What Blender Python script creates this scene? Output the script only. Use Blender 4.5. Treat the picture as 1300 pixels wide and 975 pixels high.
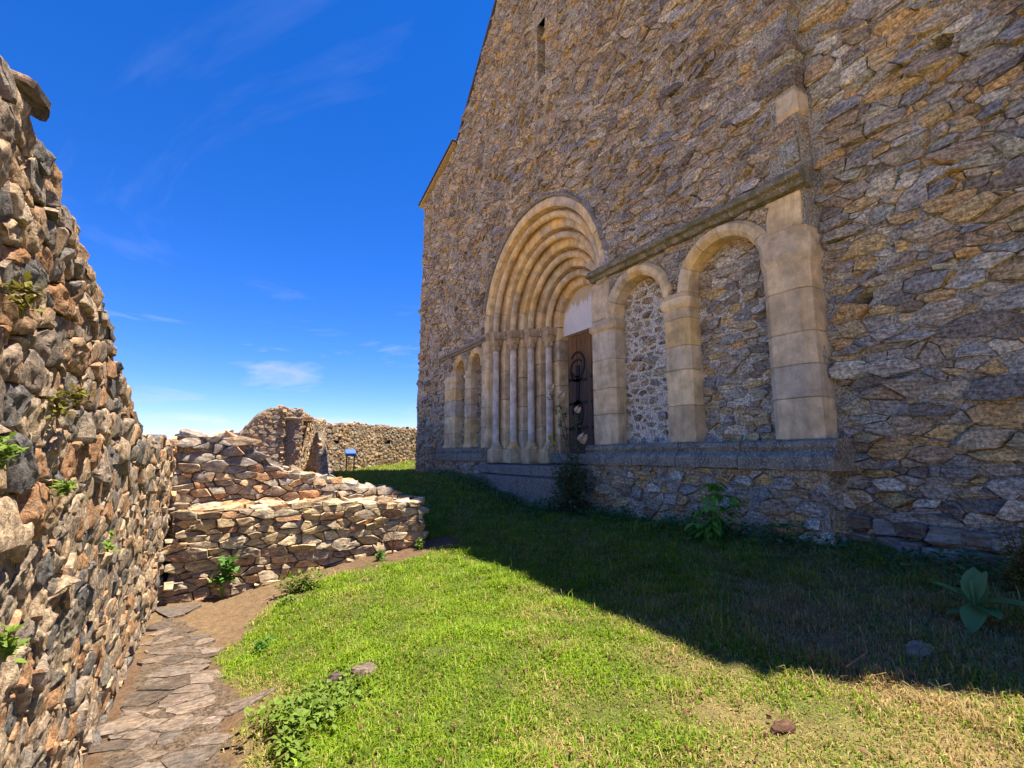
import bpy, bmesh, math, random
import numpy as np
from mathutils import Vector, noise
R = math.radians
rnd = random.Random(7)
for o in list(bpy.data.objects): bpy.data.objects.remove(o)
SC = bpy.context.scene
COL = SC.collection
EZ = 1.65                                    # eye height above the stone path (all heights below are relative to the eye)

# ------------------------------------------------------------------ camera
PITCH, YAW, FPX = R(8.214), R(29.54), 620.0
cd = bpy.data.cameras.new('camera'); cam = bpy.data.objects.new('camera', cd); COL.objects.link(cam)
cam.location = (0, 0, EZ); cam.rotation_euler = (R(90) + PITCH, 0, -YAW)
cd.sensor_width = 36; cd.lens = FPX / 1300 * 36; cd.clip_start = .02; cd.clip_end = 8000
SC.camera = cam
# ------------------------------------------------------------------ sun and sky
SUNA, SUNB = .285, .15                       # horizontal shift of a shadow per metre of height
L = Vector((-SUNA, SUNB, -1)).normalized()
sd = bpy.data.lights.new('sun', 'SUN'); sd.energy = 4.3; sd.angle = R(.53); sd.color = (1, .91, .76)
sun = bpy.data.objects.new('sun', sd); COL.objects.link(sun)
sun.rotation_euler = L.to_track_quat('-Z', 'Y').to_euler(); sun.location = (8, -3, 25)
SUN_EL = math.atan(1 / math.hypot(SUNA, SUNB)); SUN_AZ = math.atan2(SUNA, -SUNB)
world = bpy.data.worlds.new('World'); SC.world = world; world.use_nodes = True
SC.view_settings.view_transform = 'Standard'; SC.view_settings.look = 'None'
SC.view_settings.gamma = 1; SC.view_settings.use_curve_mapping = False
SC.view_settings.exposure = 1.68
SC.cycles.use_denoising = True
SC.cycles.max_bounces = 6; SC.cycles.diffuse_bounces = 3; SC.cycles.transparent_max_bounces = 4

class N:
    """small helper for node trees"""
    def __init__(s, nt): s.nt = nt; s.n = nt.nodes; s.l = nt.links
    def add(s, t, ins=None, **kw):
        n = s.n.new(t)
        for k, v in kw.items(): setattr(n, k, v)
        for k, v in (ins or {}).items():
            if isinstance(v, bpy.types.NodeSocket): s.l.new(v, n.inputs[k])
            else: n.inputs[k].default_value = v
        return n
    def math(s, op, a, b=0.0, clamp=False):
        n = s.add('ShaderNodeMath', {0: a, 1: b}, operation=op); n.use_clamp = clamp; return n.outputs[0]
    def ramp(s, fac, stops, interp='LINEAR'):
        n = s.n.new('ShaderNodeValToRGB'); n.color_ramp.interpolation = interp
        e = n.color_ramp.elements
        while len(e) < len(stops): e.new(.5)
        for q, (p, c) in zip(e, stops):
            q.position = p; q.color = (c, c, c, 1) if isinstance(c, (int, float)) else (*c, 1)
        s.l.new(fac, n.inputs[0]); return n.outputs[0]
    def mix(s, fac, a, b, mode='MIX'):
        n = s.n.new('ShaderNodeMix'); n.data_type = 'RGBA'; n.blend_type = mode
        for k, v in ((0, fac), (6, a), (7, b)):
            if isinstance(v, bpy.types.NodeSocket): s.l.new(v, n.inputs[k])
            else: n.inputs[k].default_value = v if k == 0 else (*v, 1)
        return n.outputs[2]
    def noise(s, vec, scale, detail=4, rough=.6, dist=0.0):
        n = s.add('ShaderNodeTexNoise', {'Scale': scale, 'Detail': detail, 'Roughness': rough, 'Distortion': dist})
        if vec is not None: s.l.new(vec, n.inputs['Vector'])
        return n.outputs['Fac']

w = N(world.node_tree); w.n.clear()
sky = w.add('ShaderNodeTexSky', sky_type='NISHITA', sun_disc=False, sun_elevation=SUN_EL, sun_rotation=SUN_AZ,
            altitude=600, air_density=.75, dust_density=.0, ozone_density=5.0)
hs = w.add('ShaderNodeHueSaturation', {'Saturation': 1.3, 'Value': 1.0, 'Color': sky.outputs[0]})
tc = w.add('ShaderNodeTexCoord')
sep = w.add('ShaderNodeSeparateXYZ', {0: tc.outputs['Generated']})
zz = w.math('MAXIMUM', w.math('ADD', sep.outputs[2], .06), .02)
cx = w.math('DIVIDE', sep.outputs[0], zz); cy = w.math('DIVIDE', sep.outputs[1], zz)
cmb = w.add('ShaderNodeCombineXYZ', {0: cx, 1: cy})
mp = w.add('ShaderNodeMapping', {'Vector': cmb.outputs[0], 'Scale': (.55, .38, 1), 'Rotation': (0, 0, .5), 'Location': (3.1, 1.7, 0)})
wisp = w.noise(mp.outputs[0], 1.1, 7, .58, .9)
wm = w.ramp(wisp, [(.60, 0.0), (.85, .30)])
# a bank of cumulus low over the horizon
mp2 = w.add('ShaderNodeMapping', {'Vector': tc.outputs['Generated'], 'Scale': (7, 7, 26)})
bank = w.noise(mp2.outputs[0], 1.0, 6, .6, .2)
low = w.ramp(sep.outputs[2], [(.0, .9), (.045, .8), (.072, 0.0)])
bm_ = w.math('MULTIPLY', w.ramp(bank, [(.40, 0.0), (.60, .9)]), low)
mid = w.ramp(sep.outputs[2], [(.05, 0.0), (.09, 1.0), (.2, .75), (.32, .0)])
mp3 = w.add('ShaderNodeMapping', {'Vector': tc.outputs['Generated'], 'Scale': (3.2, 3.2, 17), 'Location': (.95, .2, .43)})
cir = w.noise(mp3.outputs[0], 1.6, 6, .6, .5)
cm = w.math('MULTIPLY', w.ramp(cir, [(.55, 0.0), (.76, .55)]), mid)
allc = w.math('MAXIMUM', w.math('MAXIMUM', bm_, cm), wm)
cloudcol = w.mix(w.ramp(bank, [(.5, 0.0), (.72, 1.0)]), (2.6, 2.7, 4.0), (4.2, 4.0, 4.6))
tint = w.mix(1.0, hs.outputs[0], (.84, .67, .92), 'MULTIPLY')
csky = w.mix(allc, tint, cloudcol)
bg = w.add('ShaderNodeBackground', {'Color': csky, 'Strength': .095})
wo = w.add('ShaderNodeOutputWorld', {0: bg.outputs[0]})

# ------------------------------------------------------------------ projection of a point (to find which stones show largest)
CY, SY, CP, SP = math.cos(-YAW), math.sin(-YAW), math.cos(PITCH), math.sin(PITCH)
def proj(p):
    x, y, z = p
    vx = x * CY + y * SY; vy = -x * SY + y * CY
    Z = vy * CP + z * SP
    if Z < .05: return None
    return 650 + FPX * vx / Z, 487.5 - FPX * (z * CP - vy * SP) / Z
def pixarea(pts):
    q = [proj(p) for p in pts]
    if any(a is None for a in q): return 0.0
    cxx = sum(a[0] for a in q) / len(q); cyy = sum(a[1] for a in q) / len(q)
    if not (-5 < cxx < 1305 and -5 < cyy < 980): return 0.0
    return abs(sum(q[i][0] * q[i - 1][1] - q[i - 1][0] * q[i][1] for i in range(len(q)))) / 2

# ------------------------------------------------------------------ object helpers
WORLD = {}
def thing(name, loc, label, cat, group=None):
    o = bpy.data.objects.new(name, None); COL.objects.link(o); o.empty_display_size = .1
    o.location = (loc[0], loc[1], loc[2] + EZ); WORLD[o.name] = Vector(loc)
    o['label'] = label; o['category'] = cat; o['kind'] = 'thing'
    if group: o['group'] = group
    return o
def tag(o, label=None, cat=None, group=None, kind=None):
    if label: o['label'] = label
    if cat: o['category'] = cat
    if group: o['group'] = group
    if kind: o['kind'] = kind
    return o
def mk(name, verts, faces, mat, parent=None, origin=None, smooth=False, base=False):
    vs = np.array([tuple(v) for v in verts], dtype=np.float64).reshape(-1, 3)
    if origin is None:
        c = (vs.max(0) + vs.min(0)) / 2
        if base: c[2] = vs[:, 2].min()
        origin = c
    origin = Vector(origin)
    vs = vs - np.array(origin)
    me = bpy.data.meshes.new(name); me.from_pydata(vs.tolist(), [], [tuple(f) for f in faces])
    if smooth: me.polygons.foreach_set('use_smooth', [True] * len(me.polygons))
    me.update()
    if mat: me.materials.append(mat)
    return link(name, me, parent, origin)
def link(name, me, parent, origin):
    o = bpy.data.objects.new(name, me); COL.objects.link(o)
    WORLD[o.name] = Vector(origin)
    if parent is not None:
        o.parent = parent; o.location = Vector(origin) - WORLD[parent.name]
    else:
        o.location = (origin[0], origin[1], origin[2] + EZ)
    return o
def dup(src, parent, loc=None, rot=None, scale=None):
    o = src.copy(); COL.objects.link(o); o.parent = parent
    if loc is not None: o.location = loc
    if rot is not None: o.rotation_euler = rot
    if scale is not None: o.scale = scale
    return o
class Acc:
    """collects many small shapes into one mesh"""
    def __init__(s): s.v = []; s.f = []
    def add(s, v, f):
        k = len(s.v); s.v += [tuple(p) for p in v]; s.f += [tuple(i + k for i in q) for q in f]
    def make(s, name, mat, parent=None, **kw): return mk(name, s.v, s.f, mat, parent, **kw)

# ------------------------------------------------------------------ materials
def newmat(name):
    m = bpy.data.materials.new(name); m.use_nodes = True
    t = N(m.node_tree); t.n.clear()
    out = t.add('ShaderNodeOutputMaterial')
    p = t.add('ShaderNodeBsdfPrincipled'); t.l.new(p.outputs[0], out.inputs[0])
    p.inputs['Specular IOR Level'].default_value = .25
    return m, t, p, out
def setc(t, p, col, rough=.9, bump=None, bs=.4, bd=.02):
    t.l.new(col, p.inputs['Base Color'])
    if isinstance(rough, bpy.types.NodeSocket): t.l.new(rough, p.inputs['Roughness'])
    else: p.inputs['Roughness'].default_value = rough
    if bump is not None:
        b = t.add('ShaderNodeBump', {'Strength': bs, 'Distance': bd, 'Height': bump}); t.l.new(b.outputs[0], p.inputs['Normal'])
def randfac(t):
    g = t.add('ShaderNodeNewGeometry'); oi = t.add('ShaderNodeObjectInfo')
    return t.math('FRACT', t.math('ADD', t.math('MULTIPLY', g.outputs['Random Per Island'], 7.31), t.math('MULTIPLY', oi.outputs['Random'], 5.77)))
def wpos(t):
    g = t.add('ShaderNodeNewGeometry'); return g.outputs['Position']
def stone_mat(name, cols, grain=(6, 6, 30), bs=.55, bd=.02, lichen=None, speck=.25, scale=1.0, patina=None, gain=1.0, tint=(1, 1, 1)):
    m, t, p, out = newmat(name)
    r = randfac(t); pos = wpos(t)
    n = len(cols)
    base = t.ramp(r, [(i / n, tuple(x * gain * g_ for x, g_ in zip(c, tint))) for i, c in enumerate(cols)], 'CONSTANT')
    off = t.add('ShaderNodeCombineXYZ', {0: t.math('MULTIPLY', r, 37.0), 1: t.math('MULTIPLY', r, 91.0), 2: t.math('MULTIPLY', r, 53.0)})
    v = t.add('ShaderNodeVectorMath', {0: pos, 1: off.outputs[0]}, operation='ADD').outputs[0]
    mp = t.add('ShaderNodeMapping', {'Vector': v, 'Scale': grain, 'Rotation': (.12, .2, .1)})
    g1 = t.noise(mp.outputs[0], 1.3 * scale, 5, .65, .4)
    g2 = t.noise(v, 30 * scale, 6, .78)
    g3 = t.noise(v, 5 * scale, 3, .6)
    g4 = t.noise(v, 90 * scale, 3, .6)
    c = t.mix(1.0, base, t.ramp(g1, [(.36, .58), (.64, 1.38)]), 'MULTIPLY')
    c = t.mix(t.ramp(g3, [(.35, 0.0), (.75, .6)]), c, t.mix(1.0, c, (1.18, .97, .72), 'MULTIPLY'))
    c = t.mix(speck, c, t.mix(1.0, c, t.ramp(g2, [(.39, .25), (.61, 1.75)]), 'MULTIPLY'))
    if lichen:
        l = t.ramp(t.noise(pos, 9 * scale, 6, .75), [(.56, 0.0), (.66, 1.0)])
        c = t.mix(t.math('MULTIPLY', l, lichen[0]), c, lichen[1])
    if patina:
        l = t.ramp(t.noise(pos, .9, 4, .6), [(.42, 0.0), (.62, 1.0)])
        c = t.mix(t.math('MULTIPLY', l, patina[0]), c, t.mix(1.0, c, patina[1], 'MULTIPLY'))
    h = t.math('ADD', t.math('ADD', t.math('MULTIPLY', g1, .6), t.math('MULTIPLY', g2, .55)), t.math('MULTIPLY', g4, .16))
    setc(t, p, c, .92, h, bs, bd)
    return m
GREY = (.245, .215, .185); BROWN = (.25, .19, .135); OCHRE = (.33, .225, .115); BLUE = (.20, .19, .19); TAN = (.31, .25, .175)
PALE = (.36, .33, .28); RUST = (.30, .155, .085); DARK = (.135, .125, .12)
M_FAC = stone_mat('facade_schist', [GREY, BROWN, (.27, .23, .185), (.31, .225, .13), (.22, .2, .18), (.33, .29, .24), TAN, BLUE, (.15, .125, .105), (.25, .2, .155)], speck=.85, bs=1.0, bd=.04, gain=1.75, tint=(1.05, 1.0, .84), patina=(.55, (.62, .6, .6)))
M_FLANK = stone_mat('flank_schist', [GREY, TAN, OCHRE, (.27, .24, .21), BLUE, BROWN, (.34, .25, .13), (.25, .24, .2), PALE, (.16, .135, .115)], grain=(5, 5, 34), speck=.75, bs=1.0, bd=.04, gain=1.85, tint=(1.04, 1.0, .83), patina=(.35, (.66, .64, .62)))
M_LEFT = stone_mat('left_wall_schist', [(.29, .23, .175), DARK, (.36, .235, .14), (.24, .19, .15), (.38, .27, .17), (.34, .19, .10), (.22, .185, .15), (.42, .32, .22)],
                   grain=(14, 14, 14), bs=.9, bd=.03, lichen=(.35, (.42, .38, .32)), speck=.45, scale=1.6)
M_CROSS = stone_mat('cross_wall_stone', [(.30, .25, .18), (.24, .21, .175), (.36, .30, .20), (.19, .165, .14), (.33, .25, .16), (.27, .24, .19), (.24, .2, .15), (.27, .17, .11), (.38, .34, .27), (.29, .24, .17)],
                    grain=(7, 7, 20), bs=.7, lichen=(.3, (.55, .49, .38)), speck=.4, scale=1.2, gain=1.25, tint=(1.08, 1.0, .86))
M_DARKW = stone_mat('grey_wall_stone', [(.19, .175, .17), (.24, .22, .2), (.16, .145, .14), (.33, .25, .17), (.22, .2, .185), (.29, .25, .2), (.33, .2, .12)],
                    grain=(7, 7, 20), bs=.7, lichen=(.3, (.5, .45, .37)), speck=.4, gain=1.25, tint=(1.06, 1.0, .9))
M_FAR = stone_mat('far_wall_stone', [(.36, .26, .155), (.26, .19, .13), (.40, .29, .175), (.36, .23, .12), (.27, .22, .165), (.44, .35, .24)], speck=.4)
M_PATH = stone_mat('path_stone', [(.14, .108, .088), (.11, .09, .076), (.18, .142, .115), (.085, .066, .053), (.15, .118, .096)], grain=(9, 30, 9), bs=.8, speck=.45, lichen=(.3, (.26, .21, .165)))
def mortar_mat(name, a, b, bs=.8):
    m, t, p, out = newmat(name); pos = wpos(t)
    n1 = t.noise(pos, 3, 5, .6); n2 = t.noise(pos, 45, 5, .75)
    c = t.mix(n1, a, b)
    c = t.mix(1.0, c, t.ramp(n2, [(.40, .35), (.60, 1.5)]), 'MULTIPLY')
    setc(t, p, c, .97, n2, bs, .035); return m
M_MORT = mortar_mat('facade_mortar', (.44, .37, .25), (.58, .49, .33))
M_MORT2 = mortar_mat('infill_mortar', (.76, .64, .45), (.86, .74, .53))
M_MORTL = mortar_mat('left_wall_mortar', (.40, .28, .175), (.30, .225, .165))
M_MORTD = mortar_mat('ruin_mortar', (.26, .205, .14), (.35, .28, .2))
M_DARK = mortar_mat('interior_dark', (.02, .018, .016), (.03, .026, .022))  # near-black colour that paints the dark inside loopholes; also backs the door
def ashlar_mat(name, cols, stain=.5):
    m, t, p, out = newmat(name); pos = wpos(t); r = randfac(t)
    base = t.ramp(r, [(i / len(cols), c) for i, c in enumerate(cols)], 'CONSTANT')
    mp = t.add('ShaderNodeMapping', {'Vector': pos, 'Scale': (9, 9, 1.6)})
    s1 = t.noise(mp.outputs[0], 1.2, 5, .65, .3)
    n2 = t.noise(pos, 4.5, 5, .6); n3 = t.noise(pos, 70, 4, .7)
    c = t.mix(1.0, base, t.ramp(n2, [(.34, .72), (.66, 1.25)]), 'MULTIPLY')
    c = t.mix(t.math('MULTIPLY', t.ramp(s1, [(.48, 0.0), (.7, 1.0)]), stain), c, t.mix(1.0, c, (.55, .5, .45), 'MULTIPLY'))
    c = t.mix(.3, c, t.mix(1.0, c, t.ramp(n3, [(.3, .5), (.7, 1.45)]), 'MULTIPLY'))
    h = t.math('ADD', t.math('MULTIPLY', n3, .35), t.math('MULTIPLY', n2, .9))
    setc(t, p, c, .88, h, .7, .02); return m
M_ASH = ashlar_mat('sandstone', [(.80, .56, .26), (.74, .52, .26), (.84, .60, .29), (.72, .53, .29), (.80, .53, .21), (.64, .45, .23), (.62, .48, .3)], .45)
M_COL = ashlar_mat('pale_shaft', [(.74, .61, .44), (.78, .65, .47), (.70, .58, .43)], .5)
M_CAP = ashlar_mat('carved_sandstone', [(.52, .38, .21), (.58, .42, .24)], .8)
def sill_mat(name, a, b, moss=None):
    m, t, p, out = newmat(name); pos = wpos(t)
    n1 = t.noise(pos, 6, 5, .7); n2 = t.noise(pos, 38, 6, .8); n3 = t.noise(pos, 120, 3, .7)
    c = t.mix(t.ramp(n1, [(.35, 0.0), (.65, 1.0)]), a, b)
    c = t.mix(t.ramp(n2, [(.52, 0.0), (.60, .8)]), c, (.62, .54, .41))
    if moss: c = t.mix(t.ramp(t.noise(pos, 8, 4, .6), [(.42, 0.0), (.6, .9)]), c, moss)
    setc(t, p, c, .95, t.math('ADD', n2, t.math('MULTIPLY', n3, .4)), .6, .015); return m
M_SILL = sill_mat('lichened_grey_stone', (.11, .092, .06), (.34, .275, .17))
M_STRING = sill_mat('mossy_string_stone', (.16, .13, .09), (.30, .24, .15), (.15, .14, .06))
M_HOOD = sill_mat('weathered_hood_stone', (.15, .13, .105), (.28, .235, .175))
M_STEP = sill_mat('step_stone', (.13, .11, .08), (.24, .20, .14))
def flat_mat(name, col, rough=.7, var=.25, scale=12, metal=0.0):
    m, t, p, out = newmat(name); pos = wpos(t)
    n = t.noise(pos, scale, 5, .65)
    c = t.mix(1.0, col, t.ramp(n, [(.3, 1 - var), (.7, 1 + var)]), 'MULTIPLY')
    setc(t, p, c, rough, n, .2, .01); p.inputs['Metallic'].default_value = metal
    return m
M_IRON = flat_mat('black_iron', (.018, .016, .015), .6, .4, 30)
M_TILE = flat_mat('roof_tile', (.10, .07, .052), .9, .4)
M_FASCIA = flat_mat('eave_board', (.42, .3, .14), .8, .3)
M_BLUEP = flat_mat('blue_panel', (.02, .11, .5), .4, .12, 25)
M_POST = flat_mat('grey_post', (.1, .09, .085), .6)
M_BARK = flat_mat('stem', (.10, .075, .045), .9, .4, 40)
M_DRY = flat_mat('dry_stalk', (.3, .15, .07), .9, .4, 40)
def plaster_mat():
    m, t, p, out = newmat('tympanum_plaster')
    tcn = t.add('ShaderNodeTexCoord'); pos = wpos(t); sp = t.add('ShaderNodeSeparateXYZ', {0: pos})
    n1 = t.noise(pos, 7, 5, .7)
    mpp = t.add('ShaderNodeMapping', {'Vector': pos, 'Scale': (10, 10, 1.2)})
    st = t.noise(mpp.outputs[0], 1.2, 5, .7)
    lev = t.math('SUBTRACT', t.math('ADD', sp.outputs[2], t.math('MULTIPLY', st, .9)), EZ + 3.98)
    peel = t.ramp(lev, [(.0, 0.0), (.07, 1.0)])
    c = t.mix(t.ramp(n1, [(.3, 0.0), (.7, 1.0)]), (.84, .76, .64), (.74, .67, .57))
    c = t.mix(peel, c, (.6, .45, .25))
    setc(t, p, c, .9, n1, .25, .02); return m
M_PLAST = plaster_mat()
def wood_mat():
    m, t, p, out = newmat('old_door_wood'); pos = wpos(t); r = randfac(t); sp = t.add('ShaderNodeSeparateXYZ', {0: pos})
    mp = t.add('ShaderNodeMapping', {'Vector': pos, 'Scale': (30, 30, 1.6)})
    g = t.noise(mp.outputs[0], 1.5, 6, .7, .5)
    up = t.ramp(t.math('ADD', sp.outputs[2], t.math('MULTIPLY', g, .8)), [(0, 0.0), (1, 1.0)])
    n = t.n.new('ShaderNodeMapRange'); t.l.new(t.math('ADD', sp.outputs[2], t.math('MULTIPLY', g, 1.0)), n.inputs[0])
    n.inputs[1].default_value = EZ + 2.35; n.inputs[2].default_value = EZ + 2.95
    a = t.mix(t.ramp(g, [(.35, 0.0), (.65, 1.0)]), (.055, .036, .024), (.15, .1, .062))
    b = t.mix(t.ramp(g, [(.35, 0.0), (.65, 1.0)]), (.14, .065, .022), (.36, .19, .07))
    c = t.mix(n.outputs[0], a, b)
    c = t.mix(1.0, c, t.ramp(r, [(0, .75), (1, 1.25)]), 'MULTIPLY')
    setc(t, p, c, .75, g, .6, .01); return m
M_WOOD = wood_mat()
def leaf_mat(name, use_attr=True, col=(.06, .12, .02), trans=.35, var=.35):
    m, t, p, out = newmat(name)
    if use_attr:
        a = t.add('ShaderNodeAttribute', attribute_name='col'); c = a.outputs['Color']
    else:
        r = randfac(t)
        c = t.mix(1.0, t.mix(r, col, tuple(x * .8 for x in col)), t.ramp(r, [(0, 1 - var), (1, 1 + var)]), 'MULTIPLY')
    d = t.add('ShaderNodeBsdfTranslucent', {'Color': c})
    t.l.new(c, p.inputs['Base Color']); p.inputs['Roughness'].default_value = .6
    mx = t.add('ShaderNodeMixShader', {0: trans, 1: p.outputs[0], 2: d.outputs[0]}); t.l.new(mx.outputs[0], out.inputs[0])
    return m
M_GRASS = leaf_mat('grass_blades')
M_LEAFG = leaf_mat('leaf_green', False, (.10, .24, .035))
M_LEAFB = leaf_mat('leaf_bright', False, (.17, .26, .03))
M_LEAFD = leaf_mat('leaf_dark', False, (.17, .21, .085))
M_ELD = leaf_mat('leaf_elder', False, (.17, .40, .05))
M_COVER = leaf_mat('leaf_cover', False, (.13, .22, .06))
M_DOCK = leaf_mat('leaf_dock', False, (.15, .27, .08), .25, .12)
M_YEL = leaf_mat('leaf_yellowish', False, (.2, .18, .03))
M_ROSE = leaf_mat('rose_petal', False, (.85, .68, .46), .3, .08)
M_YFLOW = leaf_mat('yellow_petal', False, (.85, .6, .06), .3, .05)
def ground_mat():
    m, t, p, out = newmat('soil'); pos = wpos(t)
    a = t.add('ShaderNodeAttribute', attribute_name='col')
    n1 = t.noise(pos, 14, 6, .7); n2 = t.noise(pos, 70, 4, .7)
    c = t.mix(1.0, a.outputs['Color'], t.ramp(n1, [(.3, .6), (.7, 1.35)]), 'MULTIPLY')
    c = t.mix(1.0, c, t.ramp(n2, [(.3, .7), (.7, 1.3)]), 'MULTIPLY')
    setc(t, p, c, .97, t.math('ADD', n1, n2), .8, .03); return m
M_SOIL = ground_mat()

# ------------------------------------------------------------------ terrain
def sstep(a, b, x):
    t = np.clip((x - a) / (b - a), 0, 1); return t * t * (3 - 2 * t)
def G(x, y):
    x = np.asarray(x, float); y = np.asarray(y, float)
    s = np.clip((x - .15) / 5.4, 0, 1.2)
    A = -1.65 + .72 * s ** .75 - .06 * sstep(2.4, .6, y) * s
    t = sstep(7.4, 11, y)
    z = A * (1 - t) + (-.60) * t + .34 * sstep(17.2, 21, y) * sstep(2.2, 7, x)
    d = np.hypot(x - 4, y - 8)
    z = z - np.clip(d - 26, 0, None) * .22 * (1 - np.clip((d - 26) / 1500, 0, .6))
    z = z + .018 * np.sin(3.1 * x + 1.3 * y) * np.sin(2.3 * y - x) * sstep(.2, 1.2, x)
    return np.maximum(z, -180.0)
def gz(x, y): return float(G(x, y))
GRASS_X = ([-3, 3.2, 4.2, 5.0, 5.3, 8], [.18, .15, .05, .0, .15, .4])
GRASS_Y = ([-.5, .06, .42, 1.05, 2.2, 2.9, 3.3], [5.2, 5.3, 5.95, 6.5, 6.35, 6.6, 30])
def wob(x, y): return .07 * np.sin(7.3 * x + 4.1 * y) + .05 * np.sin(13.1 * y - 5 * x) + .03 * np.sin(31 * x + 17 * y)
def grassiness(x, y):
    """1 where turf grows, 0 on bare soil and the stone path"""
    x = np.asarray(x, float); y = np.asarray(y, float)
    wv = wob(x, y)
    g = sstep(-.04, .14, x - np.interp(y, *GRASS_X) + wv)
    g = g * np.where(y < 7.2, sstep(-.05, .3, np.interp(x, *GRASS_Y) - y + wv), sstep(2.3, 2.7, x + wv * 1.5))
    g = np.where((y > 10.5) & (x > 1), sstep(1.0, 2.2, x), g)
    return g
def dryness(x, y):
    """strawy patches: the near right and the rim of the lawn"""
    x = np.asarray(x, float); y = np.asarray(y, float)
    d = sstep(1.0, 2.6, x - .35 * (y - 2.0)) * sstep(4.4, 1.7, y) * 1.1
    d = d + .75 * sstep(.5, .05, x - np.interp(y, *GRASS_X))
    ns = .5 + .28 * np.sin(2.7 * x + 1.1) * np.sin(2.1 * y + .4) + .22 * np.sin(6.1 * x - 3.3 * y) + .15 * np.sin(11 * x + 7 * y + 2)
    return np.clip(d * .75 + (ns - .62) * .9, 0, 1)
def axis(fine0, fine1, step, far):
    a = list(np.arange(fine0, fine1 + 1e-6, step)); d = step
    lo, hi = [], []
    x = fine1
    while x < far: d *= 1.45; x += d; hi.append(x)
    d = step; x = fine0
    while x > -far: d *= 1.45; x -= d; lo.append(x)
    return np.array(lo[::-1] + a + hi)
xs, ys = axis(-1.2, 7.2, .1, 3000), axis(-1.5, 22, .12, 3000)
XX, YY = np.meshgrid(xs, ys); ZZ = G(XX, YY)
nx, ny = len(xs), len(ys)
rg = np.random.RandomState(3)
fine = (XX > -1.3) & (XX < 7.3) & (YY > -1.6) & (YY < 22.2)
ZZ = ZZ + np.where(fine, rg.uniform(-.012, .012, ZZ.shape), 0)
vid = np.arange(nx * ny).reshape(ny, nx)
fc = np.stack([vid[:-1, :-1], vid[:-1, 1:], vid[1:, 1:], vid[1:, :-1]], -1).reshape(-1, 4)
gr_ = mk('ground', np.stack([XX, YY, ZZ], -1).reshape(-1, 3), fc.tolist(), M_SOIL, origin=(0, 0, 0), smooth=True)
gr_['kind'] = 'structure'
gm = grassiness(XX, YY).reshape(-1, 1)
soilc = np.array([[.15, .09, .052]]); turfc = np.array([[.095, .12, .02]])
dr = dryness(XX, YY).reshape(-1, 1)
gc = soilc * (1 - gm) + gm * (turfc * (1 - dr) + np.array([[.24, .17, .07]]) * dr)
far_ = np.maximum(np.maximum(sstep(-1.0, -2.0, XX), sstep(-.3, -1.5, YY)), sstep(21.5, 24, YY)).reshape(-1, 1)
gc = gc * (1 - far_) + np.array([[.42, .33, .17]]) * far_      # unseen ground outside, made pale straw to bounce warm light onto the facade
# straw and dust in front of the cross wall
st = (sstep(4.9, 5.6, YY) * sstep(2.0, .3, XX)).reshape(-1, 1) * (1 - gm)
gc = gc * (1 - .7 * st) + np.array([[.21, .14, .075]]) * .7 * st
ca = gr_.data.color_attributes.new('col', 'FLOAT_COLOR', 'POINT')
ca.data.foreach_set('color', np.hstack([gc, np.ones((len(gc), 1))]).ravel())

# ------------------------------------------------------------------ rubble masonry: a power diagram of coursed seeds gives every stone its outline
def courses(u0, u1, v0, v1, rh, rw, jit=.3, rng=rnd, pins=.22, wv=.22):
    """seeds (u, v, weight) of an irregularly coursed wall; rh, rw: (min, max) or functions of (u, v)"""
    out = []; v = v0; row = 0
    while v < v1:
        h = rng.uniform(*rh); u = u0 - rng.uniform(0, rw[1])
        while u < u1:
            q = rng.random(); wd = rw[0] + (rw[1] - rw[0]) * q * q ** .3
            if rng.random() < .12: wd *= .5
            out.append((u + wd / 2 + rng.uniform(-1, 1) * jit * wd * .25, v + h / 2 + rng.uniform(-1, 1) * jit * h, rng.uniform(-wv, wv) * h * h))
            if rng.random() < pins: out.append((u + rng.uniform(-.1, .1) * wd, v + h * rng.choice((.02, .98)), -.3 * h * h))
            u += wd
        v += h; row += 1
    return out
def cells(seeds, asp, reach):
    """clip each seed's cell by the bisectors with its neighbours (u is divided by asp first)"""
    S = [(u / asp, v, wt) for u, v, wt in seeds]
    cell = reach; grid = {}
    for i, (u, v, wt) in enumerate(S): grid.setdefault((int(u // cell), int(v // cell)), []).append(i)
    res = []
    for i, (u, v, wt) in enumerate(S):
        gx, gy = int(u // cell), int(v // cell)
        nb = []
        for a in (-1, 0, 1):
            for b in (-1, 0, 1):
                for j in grid.get((gx + a, gy + b), ()):
                    if j != i:
                        d2 = (S[j][0] - u) ** 2 + (S[j][1] - v) ** 2
                        if d2 > 1e-9: nb.append((d2, j))
        nb.sort()
        r = reach
        poly = [(u - r, v - r), (u + r, v - r), (u + r, v + r), (u - r, v + r)]
        for d2, j in nb[:16]:
            qx, qy, qw = S[j]; dx, dy = qx - u, qy - v
            k = (d2 + wt - qw) / 2                     # (p - s) . d <= k
            out = []; n = len(poly)
            for e in range(n):
                p, q = poly[e], poly[(e + 1) % n]
                fp = (p[0] - u) * dx + (p[1] - v) * dy - k; fq = (q[0] - u) * dx + (q[1] - v) * dy - k
                if fp <= 0: out.append(p)
                if fp * fq < 0:
                    s = fp / (fp - fq); out.append((p[0] + (q[0] - p[0]) * s, p[1] + (q[1] - p[1]) * s))
            poly = out
            if len(poly) < 3: break
        res.append([(x * asp, y) for x, y in poly] if len(poly) >= 3 else None)
    return res
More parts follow.
